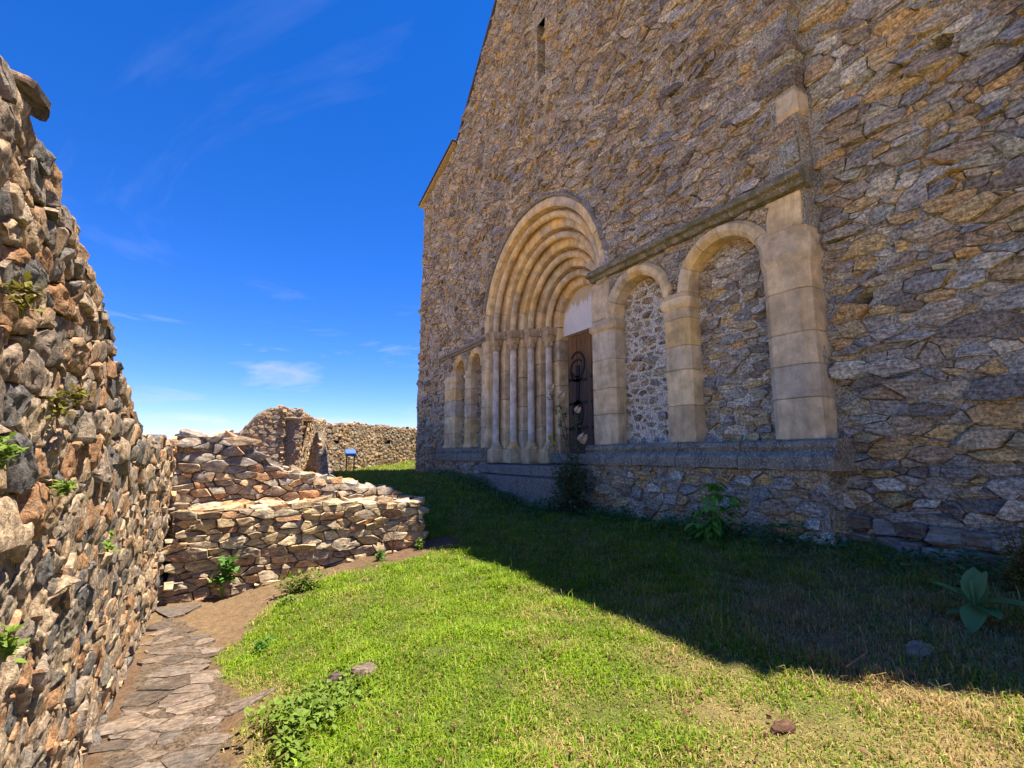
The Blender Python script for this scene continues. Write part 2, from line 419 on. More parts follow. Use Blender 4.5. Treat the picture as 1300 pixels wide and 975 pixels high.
def resample(poly, N_, cut=.085):
    """outline with cut corners and slightly broken edges"""
    n = len(poly)
    if n < 3: return poly
    # merge corners that nearly coincide
    per = sum(math.dist(poly[k], poly[k - 1]) for k in range(n)); q = []
    for p in poly:
        if not q or math.dist(p, q[-1]) > per * .05: q.append(p)
    if len(q) > 3 and math.dist(q[0], q[-1]) < per * .05: q.pop()
    n = len(q); out = []; extra = max(0, N_ - n)
    ln = [math.dist(q[k], q[(k + 1) % n]) for k in range(n)]
    order = sorted(range(n), key=lambda k: -ln[k])[:max(1, min(n, extra // 2))]
    for k in range(n):
        a, b = q[k], q[(k + 1) % n]
        c0 = q[k - 1]; dd = min(ln[k], ln[k - 1])
        if dd > per * .10:
            c = cut * dd * rnd.uniform(.5, 1.6)
            out.append((a[0] + (c0[0] - a[0]) * c / ln[k - 1], a[1] + (c0[1] - a[1]) * c / ln[k - 1]))
            out.append((a[0] + (b[0] - a[0]) * c / ln[k], a[1] + (b[1] - a[1]) * c / ln[k]))
        else: out.append(a)
        if k in order:
            f = rnd.uniform(.38, .62); w_ = rnd.uniform(-.05, .03) * ln[k]
            out.append((a[0] + (b[0] - a[0]) * f - (b[1] - a[1]) / ln[k] * w_ * -1, a[1] + (b[1] - a[1]) * f - (b[0] - a[0]) / ln[k] * w_))
    return out
def inset(poly, j):
    cx_ = sum(p[0] for p in poly) / len(poly); cy_ = sum(p[1] for p in poly) / len(poly)
    out = []
    for x, y in poly:
        d = math.hypot(x - cx_, y - cy_); s = max(.35, 1 - j / max(d, 1e-6))
        out.append((cx_ + (x - cx_) * s, cy_ + (y - cy_) * s))
    return out
FLATR = [(1.0, .62), (.965, .90), (.86, 1.0)]; ROUGHR = [(1.0, .4), (.9, .82), (.68, 1.0)]
def stone_mesh(poly, P, h, emb, rough, tilt, rng, fine=False, rings_=FLATR):
    n = len(poly)
    cx_ = sum(p[0] for p in poly) / n; cy_ = sum(p[1] for p in poly) / n
    sz = math.sqrt(max(abs(sum(poly[i][0] * poly[i - 1][1] - poly[i - 1][0] * poly[i][1] for i in range(n))) / 2, 1e-6))
    tu, tv = rng.uniform(-1, 1) * tilt * h / sz * 1.6, rng.uniform(-1, 1) * tilt * h / sz * 1.6
    rings = [(1.0, -emb)] + rings_ + ([(.42, 1.03)] if fine else [])
    vs, fs = [], []
    for k, (s, hh) in enumerate(rings):
        for (x, y) in poly:
            jx = 0 if k == 0 else rng.uniform(-1, 1) * rough * sz * .5
            jy = 0 if k == 0 else rng.uniform(-1, 1) * rough * sz * .4
            u, v = cx_ + (x - cx_) * s + jx, cy_ + (y - cy_) * s + jy
            nn = hh if k == 0 else hh * h + (u - cx_) * tu * min(1, k) + (v - cy_) * tv + rng.uniform(-1, 1) * rough * h
            vs.append(P(u, v, nn))
    L_ = len(rings)
    for k in range(L_ - 1):
        for i in range(n):
            a, b = k * n + i, k * n + (i + 1) % n
            fs.append((a, b, b + n, a + n))
    vs.append(P(cx_, cy_, h * (1.02 + rng.uniform(-.5, .9) * rough)))
    c = len(vs) - 1; a = (L_ - 1) * n
    for i in range(n): fs.append((a + i, a + (i + 1) % n, c))
    return vs, fs
def hh_of(vs):
    q = np.array(vs); return float(np.sqrt(((q.max(0) - q.min(0)) ** 2).sum()))
def soften(o, dense=False, size=.2):
    me = o.data
    if dense:                                    # large near stones: one finer level of broken surface
        bm = bmesh.new(); bm.from_mesh(me)
        bmesh.ops.subdivide_edges(bm, edges=bm.edges[:], cuts=1, use_grid_fill=True)
        bm.normal_update(); off_ = Vector(o.location) * 7.0
        for v in bm.verts:
            a = noise.noise(v.co * 26 + off_) * .035 + noise.noise(v.co * 60 + off_) * .022
            v.co += v.normal * a * size + Vector((noise.noise(v.co * 33 + off_), noise.noise(v.co * 35 - off_), noise.noise(v.co * 31))) * .012 * size
        bm.to_mesh(me); bm.free()
    me.polygons.foreach_set('use_smooth', [True] * len(me.polygons))
    me.set_sharp_from_angle(angle=R(38)); me.update()
    return o
def rubble(parent, P, seeds, asp, reach, joint, h, emb, rough, tilt, mat, keep, push=None, nind=100, seed=1, N_=9, fine=False, minpx=60, name='stone', flip=False, rest_name='rubble', rings_=FLATR, dense=1e9):
    """every stone of one wall face: the ones that show largest as objects, the rest as one mesh"""
    rng = random.Random(seed); items = []
    for (u, v, wt), c in zip(seeds, cells(seeds, asp, reach)):
        if c is None or not keep(u, v): continue
        q = resample(inset(c, joint * rng.uniform(.7, 1.5)), N_)
        if push: q = [push(x, y) for x, y in q]
        area = abs(sum(q[i][0] * q[i - 1][1] - q[i - 1][0] * q[i][1] for i in range(len(q)))) / 2
        if area < .0004: continue
        hh = rng.uniform(*h) * min(1.25, max(.5, math.sqrt(area) / .18))
        vs, fs = stone_mesh(q, P, hh, emb, rough, tilt, rng, fine, rings_)
        if flip: fs = [f[::-1] for f in fs]
        items.append((pixarea([P(x, y, 0) for x, y in q]), vs, fs))
    items.sort(key=lambda t: -t[0])
    rest = Acc(); k = 0
    for a, vs, fs in items:
        if k < nind and a > minpx:
            soften(mk(name, vs, fs, mat, parent), a > dense, hh_of(vs)); k += 1
        else: rest.add(vs, fs)
    if rest.v:
        o = soften(rest.make(rest_name, mat, parent)); o['kind'] = 'stuff'
    return k
def sheet(P, us, vs_, keep, depth, flip=False):
    """mortar bed: a rough sheet following the wall"""
    idx = {}; V = []; F = []
    def vert(i, j):
        if (i, j) not in idx:
            u, v = us[i], vs_[j]; idx[(i, j)] = len(V)
            V.append(P(u, v, depth(u, v)))
        return idx[(i, j)]
    for i in range(len(us) - 1):
        for j in range(len(vs_) - 1):
            if keep((us[i] + us[i + 1]) / 2, (vs_[j] + vs_[j + 1]) / 2):
                q = (vert(i, j), vert(i + 1, j), vert(i + 1, j + 1), vert(i, j + 1))
                F.append(q[::-1] if flip else q)
    return V, F
def arr(a, b, s): return list(np.linspace(a, b, max(2, int(round((b - a) / s)) + 1)))
def nz(u, v, sc, amp): return amp * noise.noise(Vector((u * sc, v * sc, 3.7)))

def hexa(f, bev=(.06, .06, .06), wobble=0.0, rng=rnd):
    """chamfered block; f maps (a, b, c) in 0..1 to a point"""
    V, F = [], []; id_ = {}
    for sa in (0, 1):
        for sb in (0, 1):
            for sc in (0, 1):
                for ax in range(3):
                    q = [sa, sb, sc]
                    for k in range(3):
                        if k != ax: q[k] = bev[k] if q[k] == 0 else 1 - bev[k]
                    id_[(sa, sb, sc, ax)] = len(V)
                    p = Vector(f(*q))
                    if wobble: p += Vector([rng.uniform(-1, 1) * wobble for _ in range(3)])
                    V.append(p)
    g = lambda a, b, c, ax: id_[(a, b, c, ax)]
    for s in (0, 1):
        F.append([g(s, 0, 0, 0), g(s, 1, 0, 0), g(s, 1, 1, 0), g(s, 0, 1, 0)][::(1 if s else -1)])
        F.append([g(0, s, 0, 1), g(0, s, 1, 1), g(1, s, 1, 1), g(1, s, 0, 1)][::(1 if s else -1)])
        F.append([g(0, 0, s, 2), g(1, 0, s, 2), g(1, 1, s, 2), g(0, 1, s, 2)][::(1 if s else -1)])
    for a in (0, 1):
        for b in (0, 1):
            s = 1 if a == b else -1
            F.append([g(a, b, 0, 0), g(a, b, 0, 1), g(a, b, 1, 1), g(a, b, 1, 0)][::s])
            F.append([g(0, a, b, 1), g(0, a, b, 2), g(1, a, b, 2), g(1, a, b, 1)][::s])
            F.append([g(b, 0, a, 2), g(b, 0, a, 0), g(b, 1, a, 0), g(b, 1, a, 2)][::s])
    for a in (0, 1):
        for b in (0, 1):
            for c in (0, 1):
                F.append([g(a, b, c, 0), g(a, b, c, 1), g(a, b, c, 2)][::(1 if (a + b + c) % 2 else -1)])
    return V, F
def boxmap(x0, x1, y0, y1, z0, z1): return lambda a, b, c: (x0 + (x1 - x0) * a, y0 + (y1 - y0) * b, z0 + (z1 - z0) * c)
def block(name, x0, x1, y0, y1, z0, z1, mat, parent, bev=.012, wob_=.003):
    b = (bev / max(abs(x1 - x0), .03), bev / max(abs(y1 - y0), .03), bev / max(abs(z1 - z0), .03))
    v, f = hexa(boxmap(x0, x1, y0, y1, z0, z1), tuple(min(.3, q) for q in b), wob_)
    return mk(name, v, f, mat, parent)
def prism_y(profile, y0, y1, wob_=.0, rng=rnd):
    """extrude a closed (x, z) profile along y"""
    n = len(profile); V = []
    for y in (y0, y1):
        for x, z in profile: V.append((x + rng.uniform(-1, 1) * wob_, y, z + rng.uniform(-1, 1) * wob_))
    F = [(i, (i + 1) % n, n + (i + 1) % n, n + i) for i in range(n)]
    F.append(tuple(range(n))[::-1]); F.append(tuple(range(n, 2 * n)))
    return V, F
def lathe(cx_, cy_, prof, seg=16, sq=None):
    """turned shape; prof: (radius, z); sq: per-ring blend to a square"""
    V, F = [], []
    for k, (r, z) in enumerate(prof):
        s = sq[k] if sq else 0
        for i in range(seg):
            a = 2 * math.pi * (i + .5) / seg
            q = 1 / max(abs(math.cos(a)), abs(math.sin(a)))
            rr = r * (1 - s + s * q)
            V.append((cx_ + rr * math.cos(a), cy_ + rr * math.sin(a), z))
    for k in range(len(prof) - 1):
        for i in range(seg):
            a, b = k * seg + i, k * seg + (i + 1) % seg
            F.append((a, b, b + seg, a + seg))
    F.append(tuple(range(seg))[::-1]); F.append(tuple(range((len(prof) - 1) * seg, len(prof) * seg)))
    return V, F
def ring_seg(yc, zc, prof, t0, t1, x0, seg=3, sz=1.0):
    """voussoir: closed (r, d) profile swept round the arch centre from angle t0 to t1 (0 = +y side)"""
    n = len(prof); V, F = [], []
    for k in range(seg + 1):
        t = t0 + (t1 - t0) * k / seg
        for r, d in prof: V.append((x0 + d + rnd.uniform(-.004, .004), yc + (r + rnd.uniform(-.004, .004)) * math.cos(t), zc + (r + rnd.uniform(-.003, .003)) * math.sin(t) * sz))
    for k in range(seg):
        for i in range(n):
            a, b = k * n + i, k * n + (i + 1) % n
            F.append((a, a + n, b + n, b))
    F.append(tuple(range(n))); F.append(tuple(range(seg * n, (seg + 1) * n))[::-1])
    return V, F

# ================================================================== the church
X0, YC, ZS = 5.54, 8.78, 3.10
PROF = [(16.55, -1.1), (16.3, 9.1), (13.3, 9.76), (10.6, 12.5), (8.7, 14.4), (6.4, 12.0), (4.5, 8.8), (.58, 8.65), (-.12, 6.4), (-1.05, -.6), (-1.1, -1.1)]  # right end lies out of view, shaped to set its shadow on the lawn
church = thing('church', (X0 + 2, YC, -.9), 'tall church front of grey brown rubble with round arched portal and blind arches', 'church')
def ztop(y):
    p = PROF[::-1]; return float(np.interp(y, [q[0] for q in p], [q[1] for q in p]))
FL = 2.93                                                    # the front steps back beyond this corner
def off(y, z): return .22 if .92 < y < FL else 0.0
def PF(u, v, n): return (X0 + off(u, v) - n, u, v)
ARCHR = [(5.65, .56, 2.32), (4.05, .57, 2.32)]               # blind arches beyond the portal: centre, inner radius, springing
ARCHL = [(11.68, .34, 2.28), (12.72, .36, 2.28)]
def in_blind(u, v, m=0.0):
    for c, r, s in ARCHR + ARCHL:
        if abs(u - c) < r + m and -.2 < v <= s: return True
        if v > s and math.hypot(u - c, v - s) < r + m: return True
    return False
def in_portal(u, v, m=0.0):
    return (abs(u - YC) < 2.40 + m and v <= ZS) or (v > ZS and math.hypot(u - YC, v - ZS) < 2.40 + m)
PIERS = [(6.19, 6.80), (4.62, 5.09), (2.90, 3.48), (10.95, 11.34), (12.02, 12.36), (13.08, 13.85)]
def in_pier(u, v):
    if v > 3.1: return False
    return any(a - .02 < u < b + .02 and (v < 2.4 or i_ in (2, 3)) for i_, (a, b) in enumerate(PIERS)) or (6.25 < u < 6.8)
SLIT = (8.40, 9.25, .19, .75)                                  # blocked window high in the gable: centre y, z and half sizes
def in_slit(u, v, m=0): return abs(u - SLIT[0]) < SLIT[2] + m and abs(v - SLIT[1]) < SLIT[3] + m
HOLES = [(1.63, 4.0), (2.52, 1.62), (4.45, 2.05), (5.06, 4.5), (7.2, 6.9), (10.9, 7.4), (12.6, 6.1), (3.9, 7.6)]
def hole(u, v, r=.075): return any(abs(u - a) < r and abs(v - b) < r for a, b in HOLES)
# front mortar bed
def kf(u, v):
    return v < ztop(u) - .03 and not in_portal(u, v, -.05) and not in_blind(u, v, .06) and not in_slit(u, v)
def df(u, v):
    if hole(u, v, .06): return -.22
    return .0 + nz(u, v, 1.3, .03) + nz(u, v, 5, .022) + nz(u, v, 13, .012)
V, F = sheet(PF, sorted(set(arr(-1.05, FL - .005, .07) + arr(FL + .005, 16.5, .075))), arr(-1.1, 14.45, .08), kf, df, True)
mk('wall', V, F, M_MORT, church)
# the body behind the front
sh = Acc()
n = len(PROF)
def bodyx(y): return X0 + .01
pts = PROF
for i in range(n):
    a, b = pts[i], pts[(i + 1) % n]
    sh.add([(bodyx(a[0]) , a[0], a[1]), (bodyx(b[0]), b[0], b[1]), (X0 + 16, b[0], b[1]), (X0 + 16, a[0], a[1])], [(0, 1, 2, 3)])
sh.add([(X0 + 16, y, z) for y, z in pts], [tuple(range(n))])
sh.make('nave_wall', M_MORT, church)
# stones of the front, of the recessed flank and of the plinth
def pushF(u, v):
    if u < FL + .03 and u > FL - .12: u = FL + .03
    for c, r, s in [(YC, 2.50, ZS)] + [(c, r + .2, s) for c, r, s in ARCHR + ARCHL]:
        d = math.hypot(u - c, v - s)
        if v >= s and d < r: u, v = c + (u - c) * r / max(d, .01), s + (v - s) * r / max(d, .01)
        elif v < s and abs(u - c) < r and v > s - .25: u = c + math.copysign(r, u - c)
    u = min(u, 16.55 - .25 * (v + 1.1) / 10.2)
    return u, (min(v, ztop(u) - .01) if u < 16.2 else v)
def keepF(u, v):
    if u < FL + .04 or v > ztop(u) - .05 or hole(u, v): return False
    if in_portal(u, v, .10) or in_blind(u, v, .16) or in_pier(u, v) or in_slit(u, v, .09): return False
    if v < .16 and (u < 6.9 or u > 10.9) and u < 13.9: return v > .2
    if 3.06 < v < 3.32 and u < 6.75: return False
    if 2.83 < v < 3.04 and 11.2 < u < 14.1: return False
    if abs(u - 3.1) < .19 and v > 3.3 and v < 9: return False   # quoins
    return True
sdF = courses(2.9, 11.2, -.95, 14.4, (.05, .145), (.07, .36), .5, rnd, .55, .5) 
sdF2 = courses(11.2, 17.3, -.95, 14.4, (.055, .14), (.08, .30), .5, rnd, .5, .5)
rubble(church, PF, sdF + sdF2, 2.0, .34, .005, (.016, .055), .05, .12, 1.2, M_FAC, keepF, pushF, nind=120, seed=2, N_=8, flip=True)
def keepK(u, v): return u < FL - .09 and v < ztop(u) - .05 and not hole(u, v)
def pushK(u, v): return min(u, FL - .035), min(v, ztop(u) - .01)
sdK = courses(-1.0, 2.95, -1.05, 9.6, (.05, .17), (.07, .46), .5, rnd, .6, .5)
rubble(church, PF, sdK, 2.1, .36, .006, (.018, .06), .05, .11, 1.2, M_FLANK, keepK, pushK, nind=130, seed=3, N_=10, flip=True)
# corner return of the front against the flank
V, F = [], []
zs_ = arr(-1.1, 9.4, .1)
for z in zs_:
    for k in range(3): V.append((X0 + .115 * k, FL + nz(k, z, 4, .02), z))
for j in range(len(zs_) - 1):
    for k in range(2): a = j * 3 + k; F.append((a, a + 1, a + 4, a + 3))
mk('corner_return', V, F, M_MORT, church)
qz = 3.42; qi = 0
while qz < 9.0:
    h = rnd.uniform(.16, .36); ln = (.44 if qi % 2 else .26) * rnd.uniform(.85, 1.15)
    if rnd.random() > .22: block('quoin', X0 - .035, X0 + .22, FL - rnd.uniform(.0, .03), FL + ln, qz, qz + h - .018, rnd.choice((M_FLANK, M_CAP, M_FLANK, M_FAC, M_ASH)), church, .04, .03); qz += h; qi += 1
# blocked slit window
slit = mk('blocked_window', *sheet(lambda u, v, n: (X0 + .42 - n, u, v), arr(SLIT[0] - .2, SLIT[0] + .2, .06), arr(SLIT[1] - .9, SLIT[1] + .9, .06), lambda u, v: True, lambda u, v: nz(u, v, 8, .03), True), M_MORT, church)
rubble(slit, lambda u, v, n: (X0 + .41 - n, u, v), courses(SLIT[0] - .2, SLIT[0] + .2, SLIT[1] - .88, SLIT[1] + .88, (.07, .12), (.1, .22)), 1.5, .3, .01, (.01, .03), .03, .1, 1, M_FLANK,
       lambda u, v: True, nind=0, seed=4, flip=True)
for sgn in (-1, 1):
    z = SLIT[1] - SLIT[3]
    while z < SLIT[1] + SLIT[3] - .05:
        h = rnd.uniform(.14, .24); y = SLIT[0] + sgn * (SLIT[2] + .03)
        block('jamb_stone', X0 - .02, X0 + .44, y - .05, y + .05, z, z + h - .012, M_FAC, slit, .01, .006); z += h

# ---- portal
portal = mk('portal', *sheet(lambda u, v, n: (X0 + 1.62 - n, u, v), arr(YC - 2.5, YC + 2.5, .25), arr(-1, 5.7, .25), lambda u, v: abs(u - YC) > .9 or v > 3.1, lambda u, v: 0, True), M_MORT, church)
E_ = [2.25 - .36 * k for k in range(5)]; DS = .30
for k in range(5):
    e, d = E_[k], DS * k
    outer = 2.44 if k == 0 else e + .40
    fr = -.025 if k == 0 else 0
    bk = d + (.34 if k < 4 else .25)
    prof = [(outer, d + fr + .03), (outer, bk), (e, bk), (e, d + fr + .035), (e + .035, d + fr), (outer - .02, d + fr)]
    nv = (15, 13, 11, 9, 7)[k]
    for i in range(nv):
        t0, t1 = math.pi * i / nv + .004 / e, math.pi * (i + 1) / nv - .004 / e
        dd = rnd.uniform(-.006, .006)
        v, f = ring_seg(YC, ZS, [(r, q + dd) for r, q in prof], t0, t1, X0, 4)
        mk('voussoir', v, f, M_ASH, portal)
    if k < 4:
        rr = .078; cr, cdp = e - .13, d + .165
        pr = [(cr + rr * math.cos(a), cdp + rr * math.sin(a)) for a in [2 * math.pi * q / 12 for q in range(12)]]
        nv = (13, 11, 9, 8)[k]
        for i in range(nv):
            t0, t1 = math.pi * i / nv + .003 / e, math.pi * (i + 1) / nv - .003 / e
            v, f = ring_seg(YC, ZS, pr, t0, t1, X0, 4)
            mk('roll_moulding', v, f, M_ASH, portal, smooth=False)
        # fillet between roll and order
        pr2 = [(e + .004, d + .30), (e - .05, d + .302), (e - .05, d + .24), (e + .004, d + .2)]
# hood mould: rough dark stones round the arch
nh = 34
for i in range(nh):
    t0, t1 = math.pi * i / nh - .01, math.pi * (i + 1) / nh - .012
    r0, r1 = 2.445, 2.445 + rnd.uniform(.06, .12); pd = -rnd.uniform(.05, .09)
    v, f = ring_seg(YC, ZS, [(r1, .05), (r0, .05), (r0, pd), (r0 + .04, pd - .015), (r1, pd + .03)], t0, t1, X0, 2)
    mk('hood_stone', v, f, M_HOOD if math.sin(t0) > .25 else M_FAC, portal)
for s in (1, -1):
    for k in range(5):
        e, d = E_[k], DS * k
        y0, y1 = YC + s * e, YC + s * (2.44 if k == 0 else e + .40)
        if k == 0: y1 = YC + s * 2.42
        a, b = min(y0, y1), max(y0, y1)
        xa, xb = X0 + d - (.02 if k == 0 else 0), X0 + d + (.34 if k < 4 else .36)
        z = .14 if k < 4 else .02
        top = 2.90 if k < 4 else 3.095
        while z < top - .05:
            h = min(rnd.uniform(.42, .8), top - z)
            if top - z - h < .2: h = top - z
            block('jamb_block', xa, xb, a, b, z, z + h - .006, M_ASH, portal, .014, .002); z += h
        if k < 4:
            # impost over the order, its ledge stepping round the jamb
            ia, ib = YC + s * (e - .06), YC + s * (e + .42 if k else 2.45)
            prof = [(xa + .33, 3.095), (xa - .05, 3.095), (xa - .055, 3.03), (xa - .02, 2.985), (xa - .01, 2.905), (xa + .33, 2.905)]
            v, f = prism_y(prof, min(ia, ib), max(ia, ib) - .004, .003); mk('impost', v, f, M_CAP, portal)
            # base block
            block('base_block', X0 + d - .04, X0 + d + .36, YC + s * (e - .32) if s > 0 else a - .02, b + .02 if s > 0 else YC + s * (e - .32), -.22, .135, M_ASH, portal, .03, .012)
            ccx, ccy = X0 + d + .165, YC + s * (e - .135)
            v, f = lathe(ccx, ccy, [(.088, .30), (.086, .5), (.084, 1.4), (.082, 2.60)], 18); mk('shaft', v, f, M_COL, portal, smooth=False)
            v, f = lathe(ccx, ccy, [(.135, .138), (.138, .19), (.115, .20), (.128, .225), (.125, .255), (.1, .27), (.108, .285), (.104, .298), (.09, .30)], 18, [1, .9, .1, 0, 0, 0, 0, 0, 0])
            mk('column_base', v, f, M_ASH, portal)
            # carved capital: necking, two tiers of leaves, square top
            v, f = lathe(ccx, ccy, [(.088, 2.602), (.102, 2.615), (.09, 2.63), (.1, 2.66), (.122, 2.715), (.108, 2.73), (.118, 2.76), (.142, 2.83), (.125, 2.845), (.135, 2.87), (.14, 2.90)], 24, [0, 0, 0, 0, 0, .1, .3, .5, .8, 1, 1])
            vv = []
            for j, p in enumerate(v):
                ring = j // 24; i = j % 24
                if ring in (3, 4, 5, 6, 7):
                    q = 1 + (.09 if (i // 2 + (ring > 5)) % 2 else -.09)
                    vv.append((ccx + (p[0] - ccx) * q, ccy + (p[1] - ccy) * q, p[2] + (.008 if i % 4 < 2 else -.008)))
                else: vv.append(p)
            mk('capital', vv, f, M_CAP, portal)
            v, f = prism_y([(ccx + .17, 3.09), (ccx - .165, 3.09), (ccx - .165, 3.035), (ccx - .14, 2.985), (ccx - .135, 2.905), (ccx + .17, 2.905)], ccy - .165, ccy + .165, .002)
            mk('abacus', v, f, M_CAP, portal)
# tympanum slab
tv = [(X0 + 1.36, YC + .83, 2.87), (X0 + 1.36, YC + .83, ZS)] + [(X0 + 1.36, YC + .83 * math.cos(t), ZS + .83 * math.sin(t)) for t in np.linspace(.1, math.pi - .1, 22)] + [(X0 + 1.36, YC - .83, ZS), (X0 + 1.36, YC - .83, 2.87)]
nt_ = len(tv); tv2 = tv + [(x + .24, y, z) for x, y, z in tv]
tf = [tuple(range(nt_))[::-1], tuple(range(nt_, 2 * nt_))] + [(i, (i + 1) % nt_, nt_ + (i + 1) % nt_, nt_ + i) for i in range(nt_)]
tag(mk('tympanum', tv2, tf, M_PLAST, church), 'white plastered tympanum stained ochre along its upper edge')
# door
door = mk('door', *hexa(boxmap(X0 + 1.56, X0 + 1.64, YC - .86, YC + .86, -.05, 2.9)), M_DARK, church)
npk = 9
for i in range(npk):
    a = YC - .82 + 1.64 * i / npk
    block('plank', X0 + 1.47 + rnd.uniform(0, .012), X0 + 1.555, a + .004, a + 1.64 / npk - .006, .02, 2.86 - rnd.uniform(0, .02), M_WOOD, door, .006, .003)
def bar(x, y0, z0, y1, z1, w_, t_=.02):
    d = Vector((0, y1 - y0, z1 - z0)); n_ = Vector((0, -d.z, d.y)).normalized() * w_ / 2
    p = [Vector((x, y0, z0)) + n_, Vector((x, y0, z0)) - n_, Vector((x, y1, z1)) - n_, Vector((x, y1, z1)) + n_]
    v = p + [q - Vector((t_, 0, 0)) for q in p]
    return v, [(0, 1, 2, 3), (7, 6, 5, 4), (0, 4, 5, 1), (1, 5, 6, 2), (2, 6, 7, 3), (3, 7, 4, 0)]
def iron(curves, name='iron_scroll'):
    a = Acc()
    for pts, w_ in curves:
        for p, q in zip(pts, pts[1:]): a.add(*bar(X0 + 1.478, p[0], p[1], q[0], q[1], w_))
    a.make(name, M_IRON, door)
for s in (1, -1):
    yc = YC + s * .42
    iron([([(yc + .27 * math.cos(t), 2.12 + .30 * math.sin(t)) for t in np.linspace(.6, math.tau - .6, 20)], .05)])
    iron([([(yc - .27 * math.cos(t), 1.98 + .26 * math.sin(t)) for t in np.linspace(.9, math.tau - .9, 18)], .045)])
    for za, zb_ in ((1.72, 1.78), (1.2, 1.2), (.62, .6)): iron([([(yc - .36, za), (yc + .36, zb_)], .07)], 'hinge_strap')
    iron([([(yc, .3), (yc + .02, 1.2), (yc - .02, 2.1)], .13)], 'iron_bar')
    iron([([(yc + .22 * math.cos(t) * (1 - t / 12), .95 + .3 * math.sin(t)) for t in np.linspace(0, 5, 16)], .06)])
# threshold and steps
block('threshold', X0 + .95, X0 + 1.62, YC - .95, YC + .95, -.2, .02, M_STEP, church, .02, .006)
for nm, xa, xb, z0, z1, ya, yb in (('step', X0 - .30, X0 + 1.3, -.44, -.225, 7.15, 10.9), ('step', X0 - .62, X0 + .4, -1.15, -.445, 6.95, 11.2)):
    st_ = church
    ys_ = [ya, ya + (yb - ya) * .36, ya + (yb - ya) * .7, yb]
    for a, b in zip(ys_, ys_[1:]): block(nm, xa + rnd.uniform(-.015, .015), xb, a, b - .008, z0, z1 + rnd.uniform(-.008, .0), M_STEP, church, .025, .008)

# ---- blind arcades
def pier(parent, y0, y1, z0, z1, caps=(), ch=.07, pr_=.09, xb=.24, hs=(.34, .52)):
    def plan(y0, y1, e): return [(X0 + xb, y0 - e), (X0 - .015, y0 - e), (X0 - pr_ - e, y0 + ch - e), (X0 - pr_ - e, y1 - ch + e), (X0 - .015, y1 + e), (X0 + xb, y1 + e)]
    z = z0; cuts = []
    while z < z1 - .03:
        h = rnd.uniform(*hs)
        if z1 - z - h < .25: h = z1 - z
        cuts.append((z, z + h)); z += h
    for a, b in cuts:
        e = 0.0; V = []
        for zz_, ins in ((a, -.008), (a + .012, 0), (b - .017, 0), (b - .005, -.008)):
            for x, y in plan(y0, y1, e + ins + rnd.uniform(-.002, .002)): V.append((x, y, zz_))
        F = []
        for k in range(3):
            for i in range(6): F.append((k * 6 + i, k * 6 + (i + 1) % 6, k * 6 + 6 + (i + 1) % 6, k * 6 + 6 + i))
        F.append(tuple(range(6))[::-1]); F.append(tuple(range(18, 24)))
        mk('pier_block', V, F, M_ASH, parent)
    for zc, h, e in caps:
        V = []
        for zz_, ins in ((zc, .004), (zc + h * .3, e), (zc + h, e), (zc + h + .004, e - .01)):
            for x, y in plan(y0, y1, ins): V.append((x, y, zz_))
        F = []
        for k in range(3):
            for i in range(6): F.append((k * 6 + i, k * 6 + (i + 1) % 6, k * 6 + 6 + (i + 1) % 6, k * 6 + 6 + i))
        F.append(tuple(range(6))[::-1]); F.append(tuple(range(18, 24)))
        mk('moulded_band', V, F, M_ASH, parent)
def blind(parent_name, c, r, s, thick, label, mort, stone, jn, hh, seed, nv, ptz=1.0, nind=45, rise=0.0):
    P = lambda u, v, n: (X0 + .22 - n, u, v)
    inside = lambda u, v: abs(u - c) < r + .07 and (v <= s or math.hypot(u - c, (v - s) / ptz) < r + .07)
    a = mk(parent_name, *sheet(P, arr(c - r - .1, c + r + .1, .05), arr(-.05, s + r * ptz + .12, .05), lambda u, v: True, lambda u, v: rise + nz(u, v, 5, .02) + nz(u, v, 17, .015) + nz(u, v, 40, .008), True), mort, church)
    a['label'] = label
    rubble(a, P, courses(c - r - .5, c + r + .5, -.1, s + r * ptz + .4, *hh), 1.8, .34, jn, (.012, .05), .04, .13, 1.2, stone, inside, nind=nind, seed=seed, N_=9, flip=True, minpx=40)
    R1 = r + thick
    prof = [(R1, .12), (R1, -.015), (R1 - .05, -.085), (r + .055, -.085), (r - .004, -.02), (r - .004, .24)]
    for i in range(nv):
        t0, t1 = math.pi * i / nv + .006, math.pi * (i + 1) / nv - .006
        v, f = ring_seg(c, s, prof, t0, t1, X0, 3, ptz); mk('voussoir', v, f, M_ASH, a)
    return a
b1 = blind('blind_arch', *ARCHR[0], .19, 'blind arch filled with pale mortar and small scattered stones', M_MORT2, M_FAC, .034, ((.09, .18), (.11, .3)), 11, 7, rise=.006)
b2 = blind('blind_arch', *ARCHR[1], .19, 'blind arch walled up with layered brown rubble', M_MORT2, M_FLANK, .006, ((.06, .15), (.16, .42)), 12, 6)
b3 = blind('blind_arch', *ARCHL[0], .14, 'narrow blind arch beside the portal columns', M_MORT, M_FAC, .015, ((.06, .12), (.1, .22)), 13, 7, 1.25, 20)
b4 = blind('blind_arch', *ARCHL[1], .14, 'narrow blind arch at the far end of the arcade', M_MORT, M_FAC, .015, ((.06, .12), (.1, .22)), 14, 7, 1.15, 20)
pier(b1, 6.19, 6.78, .165, 2.33, [(2.12, .13, .035)])
block('pier_block', X0 - .05, X0 + .2, 6.3, 6.78, 2.34, 3.06, M_ASH, b1, .03, .01)
pier(b1, 4.62, 5.09, .165, 2.33, [(2.1, .14, .035)])
pier(b2, 2.92, 3.48, .165, 2.62, [(2.2, .32, .03)], .10, .10, .26)
block('pier_block', X0 - .03, X0 + .24, 2.97, 3.40, 2.63, 3.07, M_ASH, b2, .025, .01)
pier(b3, 10.96, 11.33, .165, 2.9, [], .05, .05)
